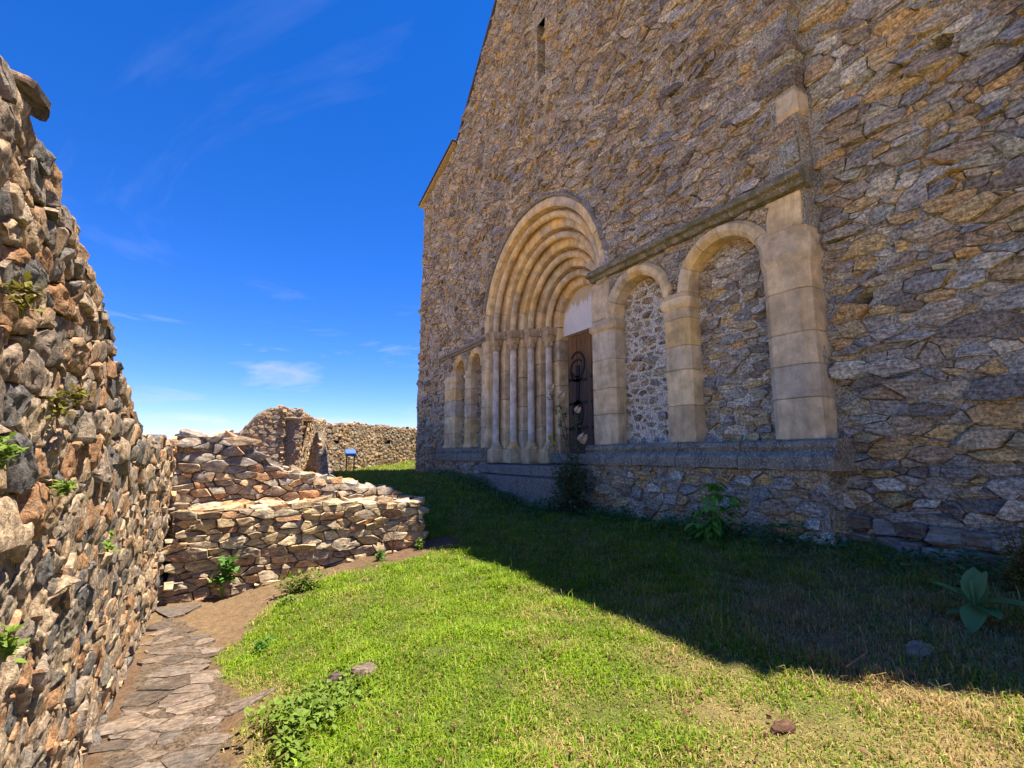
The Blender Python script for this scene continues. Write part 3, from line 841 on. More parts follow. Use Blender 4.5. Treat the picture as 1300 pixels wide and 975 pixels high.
pier(b3, 12.02, 12.36, .165, 2.29, [(2.08, .10, .03), (.17, .1, .03)], .09, .08)
pier(b4, 13.08, 13.85, .165, 2.29, [(2.08, .10, .02), (.17, .1, .03)], .09, .07)
# string courses
def run(name, y0, y1, prof, mat, lens, wob_=.006):
    y = y0
    while y < y1 - .05:
        l = min(rnd.uniform(*lens), y1 - y)
        if y1 - y - l < .25: l = y1 - y
        k = max(2, int(l / .12)); n_ = len(prof); V = []; F = []
        dz = rnd.uniform(-.006, .006)
        for i in range(k + 1):
            yy = y + .004 + (l - .012) * i / k
            for x, z in prof: V.append((x + rnd.uniform(-1, 1) * wob_, yy, z + dz + rnd.uniform(-1, 1) * wob_))
        for i in range(k):
            for j in range(n_):
                a, b = i * n_ + j, i * n_ + (j + 1) % n_; F.append((a, b, b + n_, a + n_))
        F.append(tuple(range(n_))[::-1]); F.append(tuple(range(k * n_, (k + 1) * n_)))
        mk(name, V, F, mat, church); y += l
def sprof(z, h, p): return [(X0 + .1, z), (X0 - p * .45, z), (X0 - p * .6, z + h * .28), (X0 - p * .95, z + h * .36), (X0 - p, z + h * .6), (X0 - p * .8, z + h * .68), (X0 - p * .75, z + h * .92), (X0 - p * .3, z + h * 1.12), (X0 + .1, z + h * 1.2)]
run('string_course', 2.86, 6.74, sprof(3.085, .2, .2), M_STRING, (.7, 1.1), .007)
run('string_course', 11.1, 14.15, sprof(2.88, .15, .15), M_HOOD, (.6, 1.0), .007)
run('string_course', 14.3, 16.5, sprof(5.02, .13, .10), M_HOOD, (.5, .9), .009)
def lprof(p=0.0): return [(X0 + .22, .165), (X0 - .115 - p, .165), (X0 - .17 - p, .14), (X0 - .185 - p, .085), (X0 - .16 - p, .045), (X0 - .175 - p, .03), (X0 - .235 - p, -.015), (X0 - .25 - p, -.05), (X0 - .25 - p, -.165), (X0 + .22, -.175)]
run('plinth_ledge', 2.74, 6.86, lprof(), M_SILL, (.75, 1.25), .005)
run('plinth_ledge', 10.95, 14.1, lprof(), M_SILL, (.7, 1.1), .005)
# plinth below the ledge
for ya, yb, nn, sd_ in ((2.86, 6.84, 50, 5), (10.98, 14.02, 15, 6)):
    PP = lambda u, v, n: (X0 - .17 - n, u, v)
    pl = mk('plinth', *sheet(PP, arr(ya, yb, .06), arr(-1.15, -.17, .06), lambda u, v: True, lambda u, v: nz(u, v, 3, .02) + nz(u, v, 13, .015), True), M_MORT, church)
    rubble(pl, PP, courses(ya - .5, yb + .5, -1.4, .1, (.08, .19), (.10, .36), .36), 1.9, .36, .008, (.015, .055), .03, .11, 1.1, M_FLANK,
           lambda u, v: ya + .03 < u < yb - .03 and v < -.19, lambda u, v: (max(ya - .01, min(yb + .01, u)), min(v, -.18)), nind=nn, seed=sd_, N_=9, flip=True)
    for yq, sg in ((ya, -1), (yb, 1)):
        P2 = (lambda u, v, n, yq=yq, sg=sg: (X0 - .17 + u, yq + sg * n, v))
        V, F = sheet(P2, arr(0, .42, .06), arr(-1.15, -.17, .07), lambda u, v: True, lambda u, v: nz(u, v, 9, .015), sg > 0)
        mk('plinth_end', V, F, M_MORT, pl)
        rubble(pl, P2, courses(-.4, .8, -1.3, .1, (.09, .18), (.12, .3)), 1.4, .36, .012, (.012, .04), .03, .1, 1, M_FLANK, lambda u, v: 0 < u < .42, lambda u, v: (max(-.01, u), min(v, -.18)), nind=6, seed=sd_ + 30, N_=8, flip=sg > 0, minpx=50)
# footing stones jutting at the foot of the flank
M_FOOT = stone_mat('whitish_footing', [(.27, .23, .165), (.2, .17, .12), (.33, .28, .2)], lichen=(.45, (.5, .46, .4)))
for i in range(13):
    y = 2.75 - i * .24 + rnd.uniform(-.04, .04); x = X0 + .12 + rnd.uniform(-.06, .04)
    for j in range(2):
        z = gz(x, y) + .05 + j * .17
        q = resample([(-.13, -.07), (.12, -.075), (.13, .06), (-.12, .07)], 8)
        a = rnd.uniform(.8, 1.25)
        v, f = stone_mesh([(p[0] * a + rnd.uniform(-.02, .02), p[1] * rnd.uniform(.8, 1.1)) for p in q], lambda u, v, n, x=x, y=y, z=z: (x + .05 * j - n, y + u, z + v), .07, .12, .12, .8, rnd)
        mk('footing_stone', v, [t[::-1] for t in f], M_FOOT, church)
# roof: verge with tiles along the flared eave, plain skirts above
RV = []
for (ya, za), (yb, zb), ov in ((PROF[1], PROF[2], .28), (PROF[2], PROF[3], .05), (PROF[3], PROF[4], .05), (PROF[4], PROF[5], .05), (PROF[5], PROF[6], .05), (PROF[6], PROF[7], .05)):
    d = Vector((0, yb - ya, zb - za)).normalized(); nrm = Vector((0, -d.z, d.y));  nrm = nrm if nrm.z > 0 else -nrm
    ext = .22 if (ya, za) == PROF[1] else 0
    ext2 = 0
    A = Vector((0, ya, za)) - d * ext + nrm * .02; B = Vector((0, yb, zb)) + d * ext2 + nrm * .02
    RV.append((A, B, nrm, ov))
A, B, nrm, ov = RV[0]
def slab(A, B, nrm, x0, x1, t):
    p = [Vector((x0, A.y, A.z)), Vector((x1, A.y, A.z)), Vector((x1, B.y, B.z)), Vector((x0, B.y, B.z))]
    v = p + [q + nrm * t for q in p]
    return v, [(3, 2, 1, 0), (4, 5, 6, 7), (0, 1, 5, 4), (1, 2, 6, 5), (2, 3, 7, 6), (3, 0, 4, 7)]
roof = None
for i, (A, B, nrm, ov) in enumerate(RV):
    v, f = slab(A, B, nrm, X0 - ov * (.5 if i == 0 else 1), X0 + 16.2, .07)
    o = mk('roof', v, f, M_TILE if i else M_FASCIA, church)
    if i == 0: roof = o
A, B, nrm, ov = RV[0]
nt2 = 13
for i in range(nt2):
    for j in range(3):
        a = A.lerp(B, i / nt2) + nrm * (.075 + rnd.uniform(0, .012)); b = A.lerp(B, (i + 1.15) / nt2) + nrm * .10
        x = X0 - ov * .5 - .05 + j * .2
        v, f = slab(a, b, nrm, x + .006, x + .194, .025); mk('tile', v, f, M_TILE, roof)

# ================================================================== ruined walls
def ruin(t, A, B, zb, zt, thick, sd, rh, rw, mat, mort, h, joint=.012, asp=1.6, rough=.12, tilt=1.2, nind=150, ntop=80, fine=False, N_=10, bed=None, ends=True, lean=0.0, minpx=60, hole_=None, rh2=None, emb=.05, back=True, toph=(.02, .06), step=.07, rings_=FLATR, dense=1e9, pins=.22):
    """one stretch of masonry from A to B: face, top, ends and back; its face looks to the right of A to B"""
    A = Vector((A[0], A[1], 0)); B = Vector((B[0], B[1], 0)); d = (B - A).normalized(); Ln = (B - A).length
    nr = Vector((d.y, -d.x, 0)); rg_ = random.Random(sd)
    zlo = min(zb(0), zb(Ln), zb(Ln / 2)); zhi = max(zt(u) for u in np.linspace(0, Ln, 40))
    def P(u, v, n):
        p = A + d * u + nr * (n - lean * (v - zlo)); return (p.x, p.y, v)
    bed = bed or (lambda u, v: 0.0)
    us = arr(0, Ln, step); nv_ = max(3, int((zhi - zlo) / step))
    V, F = [], []
    for i, u in enumerate(us):
        for j in range(nv_ + 1):
            v = zb(u) + (zt(u) - .03 - zb(u)) * j / nv_
            V.append(P(u, v, bed(u, v) + nz(u + sd, v, 3, .02) + nz(u + sd, v, 11, .014)))
    m_ = nv_ + 1
    for i in range(len(us) - 1):
        for j in range(nv_):
            um, vm = (us[i] + us[i + 1]) / 2, V[i * m_ + j][2]
            if hole_ and hole_(um, vm): continue
            F.append((i * m_ + j, (i + 1) * m_ + j, (i + 1) * m_ + j + 1, i * m_ + j + 1))
    core = Acc(); core.add(V, F)
    k = max(2, int(thick / .12)); V, F = [], []
    for i, u in enumerate(us):
        for j in range(k + 1):
            q = P(u, zt(u) - .03, -thick * j / k); V.append((q[0], q[1], q[2] + nz(u, j * .3 + sd, 5, .02)))
    for i in range(len(us) - 1):
        for j in range(k): F.append((i * (k + 1) + j, (i + 1) * (k + 1) + j, (i + 1) * (k + 1) + j + 1, i * (k + 1) + j + 1))
    core.add(V, F)
    bk = [P(u, zb(u), -thick) for u in us] + [P(u, zt(u) - .03, -thick) for u in us]
    core.add(bk, [(i + 1, i, len(us) + i, len(us) + i + 1) for i in range(len(us) - 1)])
    for u in (0, Ln):
        core.add([P(u, zb(u), 0), P(u, zb(u), -thick), P(u, zt(u) - .03, -thick), P(u, zt(u) - .03, 0)], [(0, 1, 2, 3) if u else (3, 2, 1, 0)])
    core.make('mortar_core', mort, t)
    seeds = courses(-.5, Ln + .5, zlo - .3, zhi + .4, rh, rw, .36, rg_, pins)
    keep = lambda u, v: -.02 < u < Ln + .02 and zb(u) - .08 < v < zt(u) - .015 and not (hole_ and hole_(u, v))
    n1 = rubble(t, P, seeds, asp, max(rh[1], rw[1] / asp) * 1.35, joint, h, emb, rough, tilt, mat, keep, nind=nind, seed=sd, N_=N_, fine=fine, minpx=minpx, rings_=rings_, dense=dense)
    def PT(u, w_, n):
        p = A + d * u - nr * (w_ + lean * (zt(u) - zlo)); return (p.x, p.y, zt(max(0, min(Ln, u))) - .02 + n)
    rubble(t, PT, courses(-.5, Ln + .5, -.3, thick + .3, (max(.09, rh[0]), rh[1] * 1.4), rw, .4, rg_), 1.5, max(rh[1] * 1.4, rw[1] / 1.5) * 1.2, joint, toph, .05, rough, tilt, mat,
           lambda u, w_: 0 <= u <= Ln and .03 <= w_ <= thick - .02, lambda u, w_: (u, max(w_, -.015)), nind=ntop, seed=sd + 50, N_=N_, minpx=minpx, fine=fine, rings_=rings_, dense=dense)
    if ends:
        for u, dd in ((0, -d), (Ln, d)):
            def PE(s, v, n, u=u, dd=dd):
                p = A + d * u + dd * n + (-nr if u == Ln else nr) * s - (Vector((0, 0, 0)) if u == Ln else nr * thick); return (p.x, p.y, v)
            rubble(t, PE, courses(-.3, thick + .3, zlo, zt(u) + .3, rh, rw, .4, rg_), asp, max(rh[1], rw[1] / asp) * 1.35, joint, h, .05, rough, tilt, mat,
                   lambda s, v, u=u: 0 < s < thick and v < zt(u) - .03, nind=12, seed=sd + 70, N_=8, minpx=minpx)
    return P
def lin(xs_, ys_): return lambda u: float(np.interp(u, xs_, ys_))

# tall rough wall along the stone path
LX = -.55; LY0 = -1.2
ltop = lin([a - LY0 for a in (-1.2, .6, 1.44, 1.6, 1.77, 1.92, 2.18, 2.52, 2.99, 3.34, 3.8, 4.29, 4.76, 5.6, 8.6)], [.80, .86, .91, .98, .98, .93, .88, .80, .72, .52, .39, .24, .17, .15, .14])
lt2 = lambda u: ltop(u) - .02 + nz(u, 2, 5, .02)
lw = thing('ruined_wall', (LX, 3.2, -1.65), 'tall rough wall of jagged dark and rusty stones beside the stone path', 'wall')
def lbed(u, v):
    s = max(0.0, min(1.0, (v + .35 + nz(u, v, 1.2, .35)) / .5))
    return .008 * (1 - s) - .03 * s + nz(u, v, 14, .012) + nz(u, v, 34, .007)
PL = ruin(lw, (LX + .02, LY0), (LX - .10, 8.5), lambda u: -1.75, lt2, .65, 21, (.05, .16), (.06, .25), M_LEFT, M_MORTL, (.010, .042), .003, 1.6, .13, .9, pins=.6, rings_=ROUGHR, dense=350, nind=260, ntop=25, fine=True, N_=11, bed=lbed, ends=False, minpx=70, emb=.10, toph=(.02, .05))
# flat slab that juts out of the crest
q = resample([(-.10, -.10), (.06, -.10), (.09, .02), (.0, .055), (-.10, .03)], 10)
v, f = stone_mesh([(a, b) for a, b in q], lambda u, v, n: (LX - .015 + v * .9, 1.74 + u * .8, .985 + n - .25 * v - .10 * u), .012, .010, .10, .3, random.Random(5))
tag(soften(mk('stone', v, f, M_LEFT, lw), True, .10), 'flat slab jutting out of the crest')

# low wall across the lawn
CW = 6.93
cw = thing('low_wall', (1.0, CW + .3, -1.5), 'low drystone wall with a broad flat top meeting the lawn', 'wall')
ruin(cw, (-.52, CW), (2.42, CW), lambda u: gz(-.52 + u, CW) - .12, lambda u: -.655 + nz(u, 5, 2.2, .03) + .02 * u / 3, .74, 31, (.045, .13), (.10, .40), M_CROSS, M_MORTD, (.025, .06), .004, 2.7, dense=350, rough=.09, tilt=1.0, nind=190, ntop=90, fine=True, N_=10, bed=lambda u, v: -.035, emb=.08, toph=(.015, .045))
# higher wall behind it, broken down in steps
sw = thing('broken_wall', (.6, 7.9, -1.3), 'grey rubble wall stepping down behind the low drystone wall', 'wall')
stop_ = lin([0, .5, .75, .8, .98, 1.1, 1.28, 1.6, 1.9, 2.1, 2.5, 2.9], [.27, .24, .22, .08, .02, -.14, -.25, -.31, -.34, -.42, -.52, -.56])
ruin(sw, (-.62, 7.46), (2.25, 7.62), lambda u: -1.4, lambda u: stop_(u) + nz(u, 7, 6, .025), .75, 41, (.055, .15), (.10, .34), M_DARKW, M_MORTD, (.025, .06), .005, 2.4, .10, 1.1, nind=130, ntop=60, fine=False, N_=9, bed=lambda u, v: -.03, emb=.08)
# stone-paved terrace between the walls, in the shade of the church
# gate ruin with a dark doorway
rw_ = thing('gate_ruin', (.4, 12.3, -.6), 'sunlit ruined gatehouse wall with a tall dark doorway', 'ruin')
gt = lin([0, .6, .8, .95, 1.2, 1.5, 1.8, 2.0], [.15, .35, .55, .8, .98, 1.06, 1.03, .98])
ruin(rw_, (-.6, 12.0), (.96, 12.0), lambda u: -.75, lambda u: gt(u) + nz(u, 9, 7, .02), .55, 51, (.05, .11), (.09, .26), M_FAR, M_MORTD, (.012, .035), .009, 1.7, nind=60, ntop=20, minpx=45, N_=8)
block('lintel', .86, 1.30, 11.985, 12.35, .77, .83, M_FAR, rw_, .02, .01)
block('shade_roof', .6, 1.6, 12.3, 14.5, .765, .88, M_FAR, rw_, .02, .01)  # unseen cover, with side and back, added to keep the doorway dark
block('shade_wall', .75, .95, 12.5, 14.5, -.8, .76, M_FAR, rw_, .02, .01)
ruin(rw_, (1.20, 12.04), (1.32, 12.04), lambda u: -.75, lambda u: .76, 1.4, 52, (.06, .12), (.1, .2), M_FAR, M_MORTD, (.012, .03), .009, 1.6, nind=10, ntop=4, minpx=40, N_=8, ends=False)
ruin(rw_, (.95, 12.02), (1.30, 12.02), lambda u: .835, lambda u: 1.03 + nz(u, 3, 6, .02), .6, 53, (.06, .1), (.1, .2), M_FAR, M_MORTD, (.012, .03), .009, 1.6, nind=12, ntop=6, minpx=40, N_=8)
block('shade_back', .7, 1.6, 14.3, 14.45, -.8, .85, M_MORTD, rw_, .02, .01)  # closes the enclosure added to darken the doorway
# perimeter wall curving away to the far side
pw = thing('perimeter_wall', (3.4, 17.6, -.6), 'long low perimeter wall with loopholes enclosing the far grass', 'wall')
pts = [(1.30, 12.06), (2.0, 15.0), (2.75, 17.9), (4.9, 19.6), (7.6, 20.6), (11.5, 20.4)]
tops = [1.0, .98, 1.12, 1.12, 1.05, 1.1]
holes_ = {2: [(.55, .42)], 3: [(.55, .45)], 1: [(1.2, .35)], 0: [(.7, .45)]}
for i in range(5):
    a, b = pts[i], pts[i + 1]; l = math.dist(a, b)
    hl = [(u, z) for u, z in holes_.get(i, [])]
    hf = (lambda u, v, hl=hl: any(abs(u - p) < .13 and abs(v - q_) < .11 for p, q_ in hl))
    ruin(pw, a, b, lambda u: -.85, (lambda u, i=i, l=l: tops[i] + (tops[i + 1] - tops[i]) * u / l + nz(u + i * 9, 3, .9, .10) + nz(u, i, 4, .05)), .6, 60 + i, (.055, .12), (.09, .28), M_FAR, M_MORTD, (.012, .035), .009, 1.7, nind=40 if i < 4 else 0, ntop=5, minpx=40, N_=8, ends=False, hole_=hf, step=.1)
    for u, z in hl:
        p = Vector((*a, 0)).lerp(Vector((*b, 0)), u / l); d_ = Vector((b[0] - a[0], b[1] - a[1], 0)).normalized(); nr_ = Vector((d_.y, -d_.x, 0))
        c = p - nr_ * .28
        mk('loophole_shade', *hexa(lambda s, t_, r_, c=c, d_=d_, nr_=nr_, z=z: tuple(c + d_ * (s - .5) * .3 + nr_ * (t_ - .5) * .1 + Vector((0, 0, z + (r_ - .5) * .26)))), M_DARK, pw)  # near-black block painting the shade inside the opening
# sloping wing wall whose shaded side faces the lawn
wg = thing('wing_wall', (1.67, 12.45, -.6), 'shaded wedge shaped wing wall leaning against the perimeter wall', 'wall')
wl = math.dist((1.54, 13.0), (1.83, 11.9))
ruin(wg, (1.54, 13.0), (1.83, 11.9), lambda u: -.75, lambda u: float(np.interp(u, [0, wl * .6, wl], [-.45, .62, -.5])) + nz(u, 4, 6, .02), .14, 71, (.06, .12), (.1, .24), M_DARKW, M_MORTD, (.012, .03), .009, 1.6, nind=20, ntop=5, minpx=40, N_=8)

# ------------------------------------------------------------------ stone path
def pkeep(u, v): return -.49 < u < float(np.interp(v, [-3, 3.2, 4.2, 5.2, 5.8, 6.4], [.2, .14, .06, -.05, -.22, -.4])) + .06 * math.sin(5 * v) + .03 * math.sin(13 * v)
path = mk('path', *sheet(lambda u, v, n: (u, v, gz(u, v) + n), arr(-.5, .26, .05), arr(-1.2, 6.3, .08), lambda u, v: pkeep(u, v), lambda u, v: .012 + nz(u, v, 6, .008)), mortar_mat('path_dust', (.15, .105, .07), (.11, .08, .055)), None)
path['kind'] = 'structure'
rubble(path, lambda u, v, n: (u, v, gz(u, v) + .008 + n), courses(-.55, .3, -1.2, 6.3, (.08, .17), (.14, .38), .55, random.Random(8), .5, .5), 1.25, .36, .005, (.004, .012), .04, .12, .5, M_PATH, pkeep, nind=150, seed=80, N_=10, minpx=50, fine=True)

# ------------------------------------------------------------------ information board far off on the grass
sg = thing('information_board', (3.62, 17.95, gz(3.62, 17.95)), 'blue information board on two thin posts near the far wall', 'sign')
gzs = gz(3.62, 17.95)
for x in (3.50, 3.76):
    v, f = lathe(x, 17.95, [(.022, gzs - .05), (.022, gzs + .62)], 8); mk('post', v, f, M_POST, sg)
tilt_ = lambda a, b, c: (3.46 + .34 * a, 17.82 + .26 * b, gzs + .56 + .2 * b + .014 * c)
mk('panel', *hexa(tilt_, (.03, .04, .2)), M_BLUEP, sg)
mk('panel_frame', *hexa(lambda a, b, c: (3.445 + .37 * a, 17.80 + .30 * b, gzs + .535 + .22 * b + .022 * c), (.03, .04, .2)), M_POST, sg)

# ------------------------------------------------------------------ loose stones in the turf
def boulder(name, x, y, sx, sy, sz, mat, label, seed, cat='stone', group=None, sink=.25):
    r_ = random.Random(seed); V, F = [], []; n_ = 10; L_ = 6; z0 = gz(x, y) - sz * sink
    for k in range(L_):
        a = math.pi / 2 * k / (L_ - 1)
        for i in range(n_):
            b = 2 * math.pi * i / n_; q = math.cos(a) ** .6 * r_.uniform(.82, 1.15) if k < L_ - 1 else .12
            V.append((x + sx * q * math.cos(b), y + sy * q * math.sin(b), z0 + sz * math.sin(a) ** .9 * r_.uniform(.88, 1.08)))
    for k in range(L_ - 1):
        for i in range(n_): F.append((k * n_ + i, k * n_ + (i + 1) % n_, (k + 1) * n_ + (i + 1) % n_, (k + 1) * n_ + i))
    F.append(tuple(range((L_ - 1) * n_, L_ * n_)))
    o = mk(name, V, F, mat, None, origin=(x, y, z0)); return tag(o, label, cat, group)
boulder('stone', .70, 3.62, .075, .06, .10, M_PATH, 'small pinkish stone beside a leafy clump in the lawn', 1)
boulder('stone', .88, 3.60, .10, .07, .09, M_PATH, 'rounded tan stone half sunk beside the leafy clump', 2)
M_BRSTONE = stone_mat('brown_stone', [(.09, .05, .032)])
boulder('stone', 2.36, 1.56, .075, .045, .05, M_BRSTONE, 'flat brown stone lying on the dry lit grass', 3)
boulder('stone', 3.62, 1.50, .11, .08, .06, M_FOOT, 'pale stone lying in the shaded grass near the shadow edge', 4)
boulder('boulder', 2.33, 14.6, .20, .2, .30, M_DARKW, 'dark rounded boulder at the foot of the far wall', 5)

# ================================================================== plants
def leaf_shape(l, w_, fold=.15, curl=.2, n_=4):
    """pointed leaf along +y lying in xy, folded at the midrib"""
    V = []; F = []
    for i in range(n_ + 1):
        t = i / n_; ww = w_ * math.sin(math.pi * min(1, t * .92 + .04)) ** .8 * (1 - .35 * t)
        if i == n_: ww = .001
        zc = -curl * l * t * t
        V += [(-ww, l * t, zc + fold * ww), (0, l * t, zc), (ww, l * t, zc + fold * ww)]
    for i in range(n_):
        a = i * 3; F += [(a, a + 1, a + 4, a + 3), (a + 1, a + 2, a + 5, a + 4)]
    return V, F
def leaf_mesh(name, l, w_, mat, **kw):
    v, f = leaf_shape(l, w_, **kw); me = bpy.data.meshes.new(name); me.from_pydata(v, [], f); me.polygons.foreach_set('use_smooth', [True] * len(me.polygons)); me.materials.append(mat); return me
def tube(pts, r0, r1, seg=6):
    V, F = [], []
    for k, p in enumerate(pts):
        p = Vector(p); t = (Vector(pts[min(k + 1, len(pts) - 1)]) - Vector(pts[max(k - 1, 0)])).normalized()
        a = t.orthogonal().normalized(); b = t.cross(a); r = r0 + (r1 - r0) * k / (len(pts) - 1)
        for i in range(seg): V.append(p + (a * math.cos(math.tau * i / seg) + b * math.sin(math.tau * i / seg)) * r)
    for k in range(len(pts) - 1):
        for i in range(seg): F.append((k * seg + i, k * seg + (i + 1) % seg, (k + 1) * seg + (i + 1) % seg, (k + 1) * seg + i))
    F.append(tuple(range((len(pts) - 1) * seg, len(pts) * seg)))
    return V, F
def put_leaf(me, parent, loc, az, pitch, roll=0, sc=1.0, name='leaf'):
    o = bpy.data.objects.new(name, me); COL.objects.link(o); o.parent = parent
    o.location = Vector(loc) - WORLD[parent.name]; o.rotation_euler = (pitch, roll, az); o.scale = (sc, sc, sc); return o
def foliage(n_, center, rad, l, w_, rng, shell=.5, up=.3, clumps=6):
    """many small leaves through an uneven volume, as one mesh"""
    A_ = Acc(); base = leaf_shape(l, w_, n_=2)
    gs = lambda m_: max(-1.7, min(1.7, rng.gauss(0, 1))) * m_
    cl = [Vector((gs(.45) * rad[0], gs(.45) * rad[1], rng.uniform(-.8, .8) * rad[2])) for _ in range(clumps)]
    for _ in range(n_):
        c = rng.choice(cl); r_ = Vector((gs(.3) * rad[0], gs(.3) * rad[1], gs(.3) * rad[2]))
        p = Vector(center) + c + r_
        from mathutils import Euler
        e = Euler((rng.uniform(-.7, .7) + up, rng.uniform(-.6, .6), rng.uniform(0, math.tau))).to_matrix(); s = rng.uniform(.6, 1.25)
        A_.add([e @ (Vector(q_) * s) + p for q_ in base[0]], base[1])
    return A_
def ray(px, py):
    vx, vu, vz = (px - 650) / FPX, -(py - 487.5) / FPX, 1.0
    fy = vz * CP - vu * SP; fz = vu * CP + vz * SP
    return Vector((vx * CY - fy * SY, vx * SY + fy * CY, fz))
def gp(px, py):
    """where the line of sight through a pixel of the photograph meets the ground"""
    r_ = ray(px, py); z = -1.2
    for _ in range(30):
        p = r_ * (z / r_.z); z = .5 * z + .5 * gz(p.x, p.y)
    return p.x, p.y
# rose bush beside the door
rb = random.Random(12); rx, ry = 4.98, 6.72; rz = gz(rx, ry)
rose = thing('rose_bush', (rx, ry, rz), 'straggly rose bush with cream blooms in front of the church door', 'rose bush')
for i in range(7):
    a = rb.uniform(0, math.tau); top = rb.uniform(.5, .85)
    e = Vector((rx + .22 * math.cos(a), ry + .25 * math.sin(a), rz + top))
    mk('stem', *tube([(rx + .03 * math.cos(a), ry + .03 * math.sin(a), rz - .02), ((rx + e.x) / 2 + .04, (ry + e.y) / 2, rz + top * .55), e], .009, .004, 5), M_BARK, rose)
mk('foliage', *(lambda A_: (A_.v, A_.f))(foliage(2600, (rx, ry, rz + .42), (.26, .44, .42), .062, .024, rb, clumps=22)), M_LEAFD, rose)
blooms = [(697, 494, .92, 1), (709, 506, .95, 1.15), (731, 523, .92, .8), (736, 561, .9, 1.2), (697, 557, .96, .7), (702, 565, .97, .6)]
petal = leaf_mesh('petal', .04, .02, M_ROSE, fold=-.5, curl=-.5, n_=3); petal_y = leaf_mesh('petal', .035, .017, M_YFLOW, fold=-.5, curl=-.5, n_=3)
stems_top = []
for i, (px, py, dk, sc) in enumerate(blooms):
    r_ = ray(px, py); p = r_ * ((X0 - .42 + .02 * i) / r_.x)                 # the bush stands just in front of the wall
    A_ = Acc(); n_ = 13
    from mathutils import Euler
    for j in range(n_):
        ring_ = j // 5; e = Euler((1.25 - .42 * ring_ - (.5 if ring_ == 0 else 0) + .3 * ring_, 0, j * 2.4)).to_matrix()
        tl = Euler((.75, 0, .5)).to_matrix()
        vv, ff = leaf_shape(.12 * sc * (1.1 - .2 * ring_), .066 * sc, fold=-.5, curl=-.6, n_=3)
        A_.add([tl @ (e @ Vector(q_)) + p for q_ in vv], ff)
    A_.make('rose_bloom', M_ROSE if i < 4 else M_YFLOW, rose)
    base = Vector((rx + .02, ry + .03 * (i - 2), rz + .45))
    mid = base.lerp(p, .55) + Vector((.02, -.05, .08))
    mk('stem', *tube([base * (1 - f_) ** 2 + mid * 2 * f_ * (1 - f_) + p * f_ ** 2 for f_ in (0, .2, .4, .6, .8, 1)], .007, .004, 5), M_BARK, rose)
    if i < 4:
        for k_ in range(5):
            f_ = .25 + .16 * k_; c_ = base * (1 - f_) ** 2 + mid * 2 * f_ * (1 - f_) + p * f_ ** 2
            foliage(26, c_, (.05, .07, .06), .055, .02, rb, clumps=3).make('foliage', M_LEAFD, rose)
# elder-like plant against the plinth
er = random.Random(4); ex, ey = gp(908, 690); ez = gz(ex, ey)
eld = thing('leafy_plant', (ex, ey, ez), 'bright green plant with drooping compound leaves against the church plinth', 'plant')
lf = leaf_mesh('leaf', .15, .042, M_ELD, fold=.25, curl=.28)
for i in range(26):
    a = er.uniform(0, math.tau); rr_ = er.uniform(.05, .34); hh = er.uniform(.14, .68) * (1.1 - rr_)
    tip = Vector((ex + rr_ * math.cos(a) * .8, ey + rr_ * math.sin(a), ez + hh))
    mk('stem', *tube([(ex, ey, ez), (ex + .3 * (tip.x - ex), ey + .3 * (tip.y - ey), ez + hh * .75), tip], .006, .003, 5), M_ELD, eld)
    az = a - math.pi / 2
    put_leaf(lf, eld, tip, az, -.25, 0, er.uniform(.8, 1.15))
    for k in (1, 2):
        for s in (-1, 1):
            q_ = tip - Vector((math.cos(a), math.sin(a), .1)) * .045 * k
            put_leaf(lf, eld, q_, az + s * er.uniform(.7, 1.1), -.3 + er.uniform(-.25, .2), s * .2, er.uniform(.65, 1.0))
# broad-leaved dock
dx_, dy_ = gp(1243, 792); dz_ = gz(dx_, dy_)
dock = thing('dock_plant', (dx_, dy_, dz_), 'broad leaved grey green plant in the shaded grass below the flank wall', 'plant')
bl = leaf_mesh('leaf', .26, .085, M_DOCK, fold=.3, curl=.25, n_=6)
for az, pt, sc, dz2 in ((-1.3, 1.15, 1.0, .12), (-2.0, 1.3, .8, .14), (.35, .75, 1.0, .1), (3.2, .35, 1.2, .12), (1.7, -.35, .95, .12), (2.4, .2, .8, .1), (.9, .2, .7, .06), (-.4, .9, .6, .1)):
    put_leaf(bl, dock, (dx_, dy_, dz_ + dz2), az, pt, 0, sc)
mk('stem', *tube([(dx_, dy_, dz_ - .02), (dx_, dy_ + .01, dz_ + .14), (dx_ + .01, dy_ + .02, dz_ + .26)], .018, .008), M_DOCK, dock)
# shrub at the right edge
yr = random.Random(9); yx, yy = gp(1296, 770); yx += .25
shr = thing('shrub', (yx, yy, gz(yx, yy)), 'yellowish green shrub growing at the foot of the flank wall', 'shrub')
foliage(1100, (yx, yy, gz(yx, yy) + .24), (.16, .2, .26), .04, .014, yr, clumps=14).make('foliage', M_YEL, shr)
for i in range(5):
    a = yr.uniform(0, math.tau); mk('stem', *tube([(yx, yy, gz(yx, yy) - .02), (yx + .06 * math.cos(a), yy + .07 * math.sin(a), gz(yx, yy) + .25), (yx + .1 * math.cos(a), yy + .13 * math.sin(a), gz(yx, yy) + .45)], .008, .003, 5), M_BARK, shr)
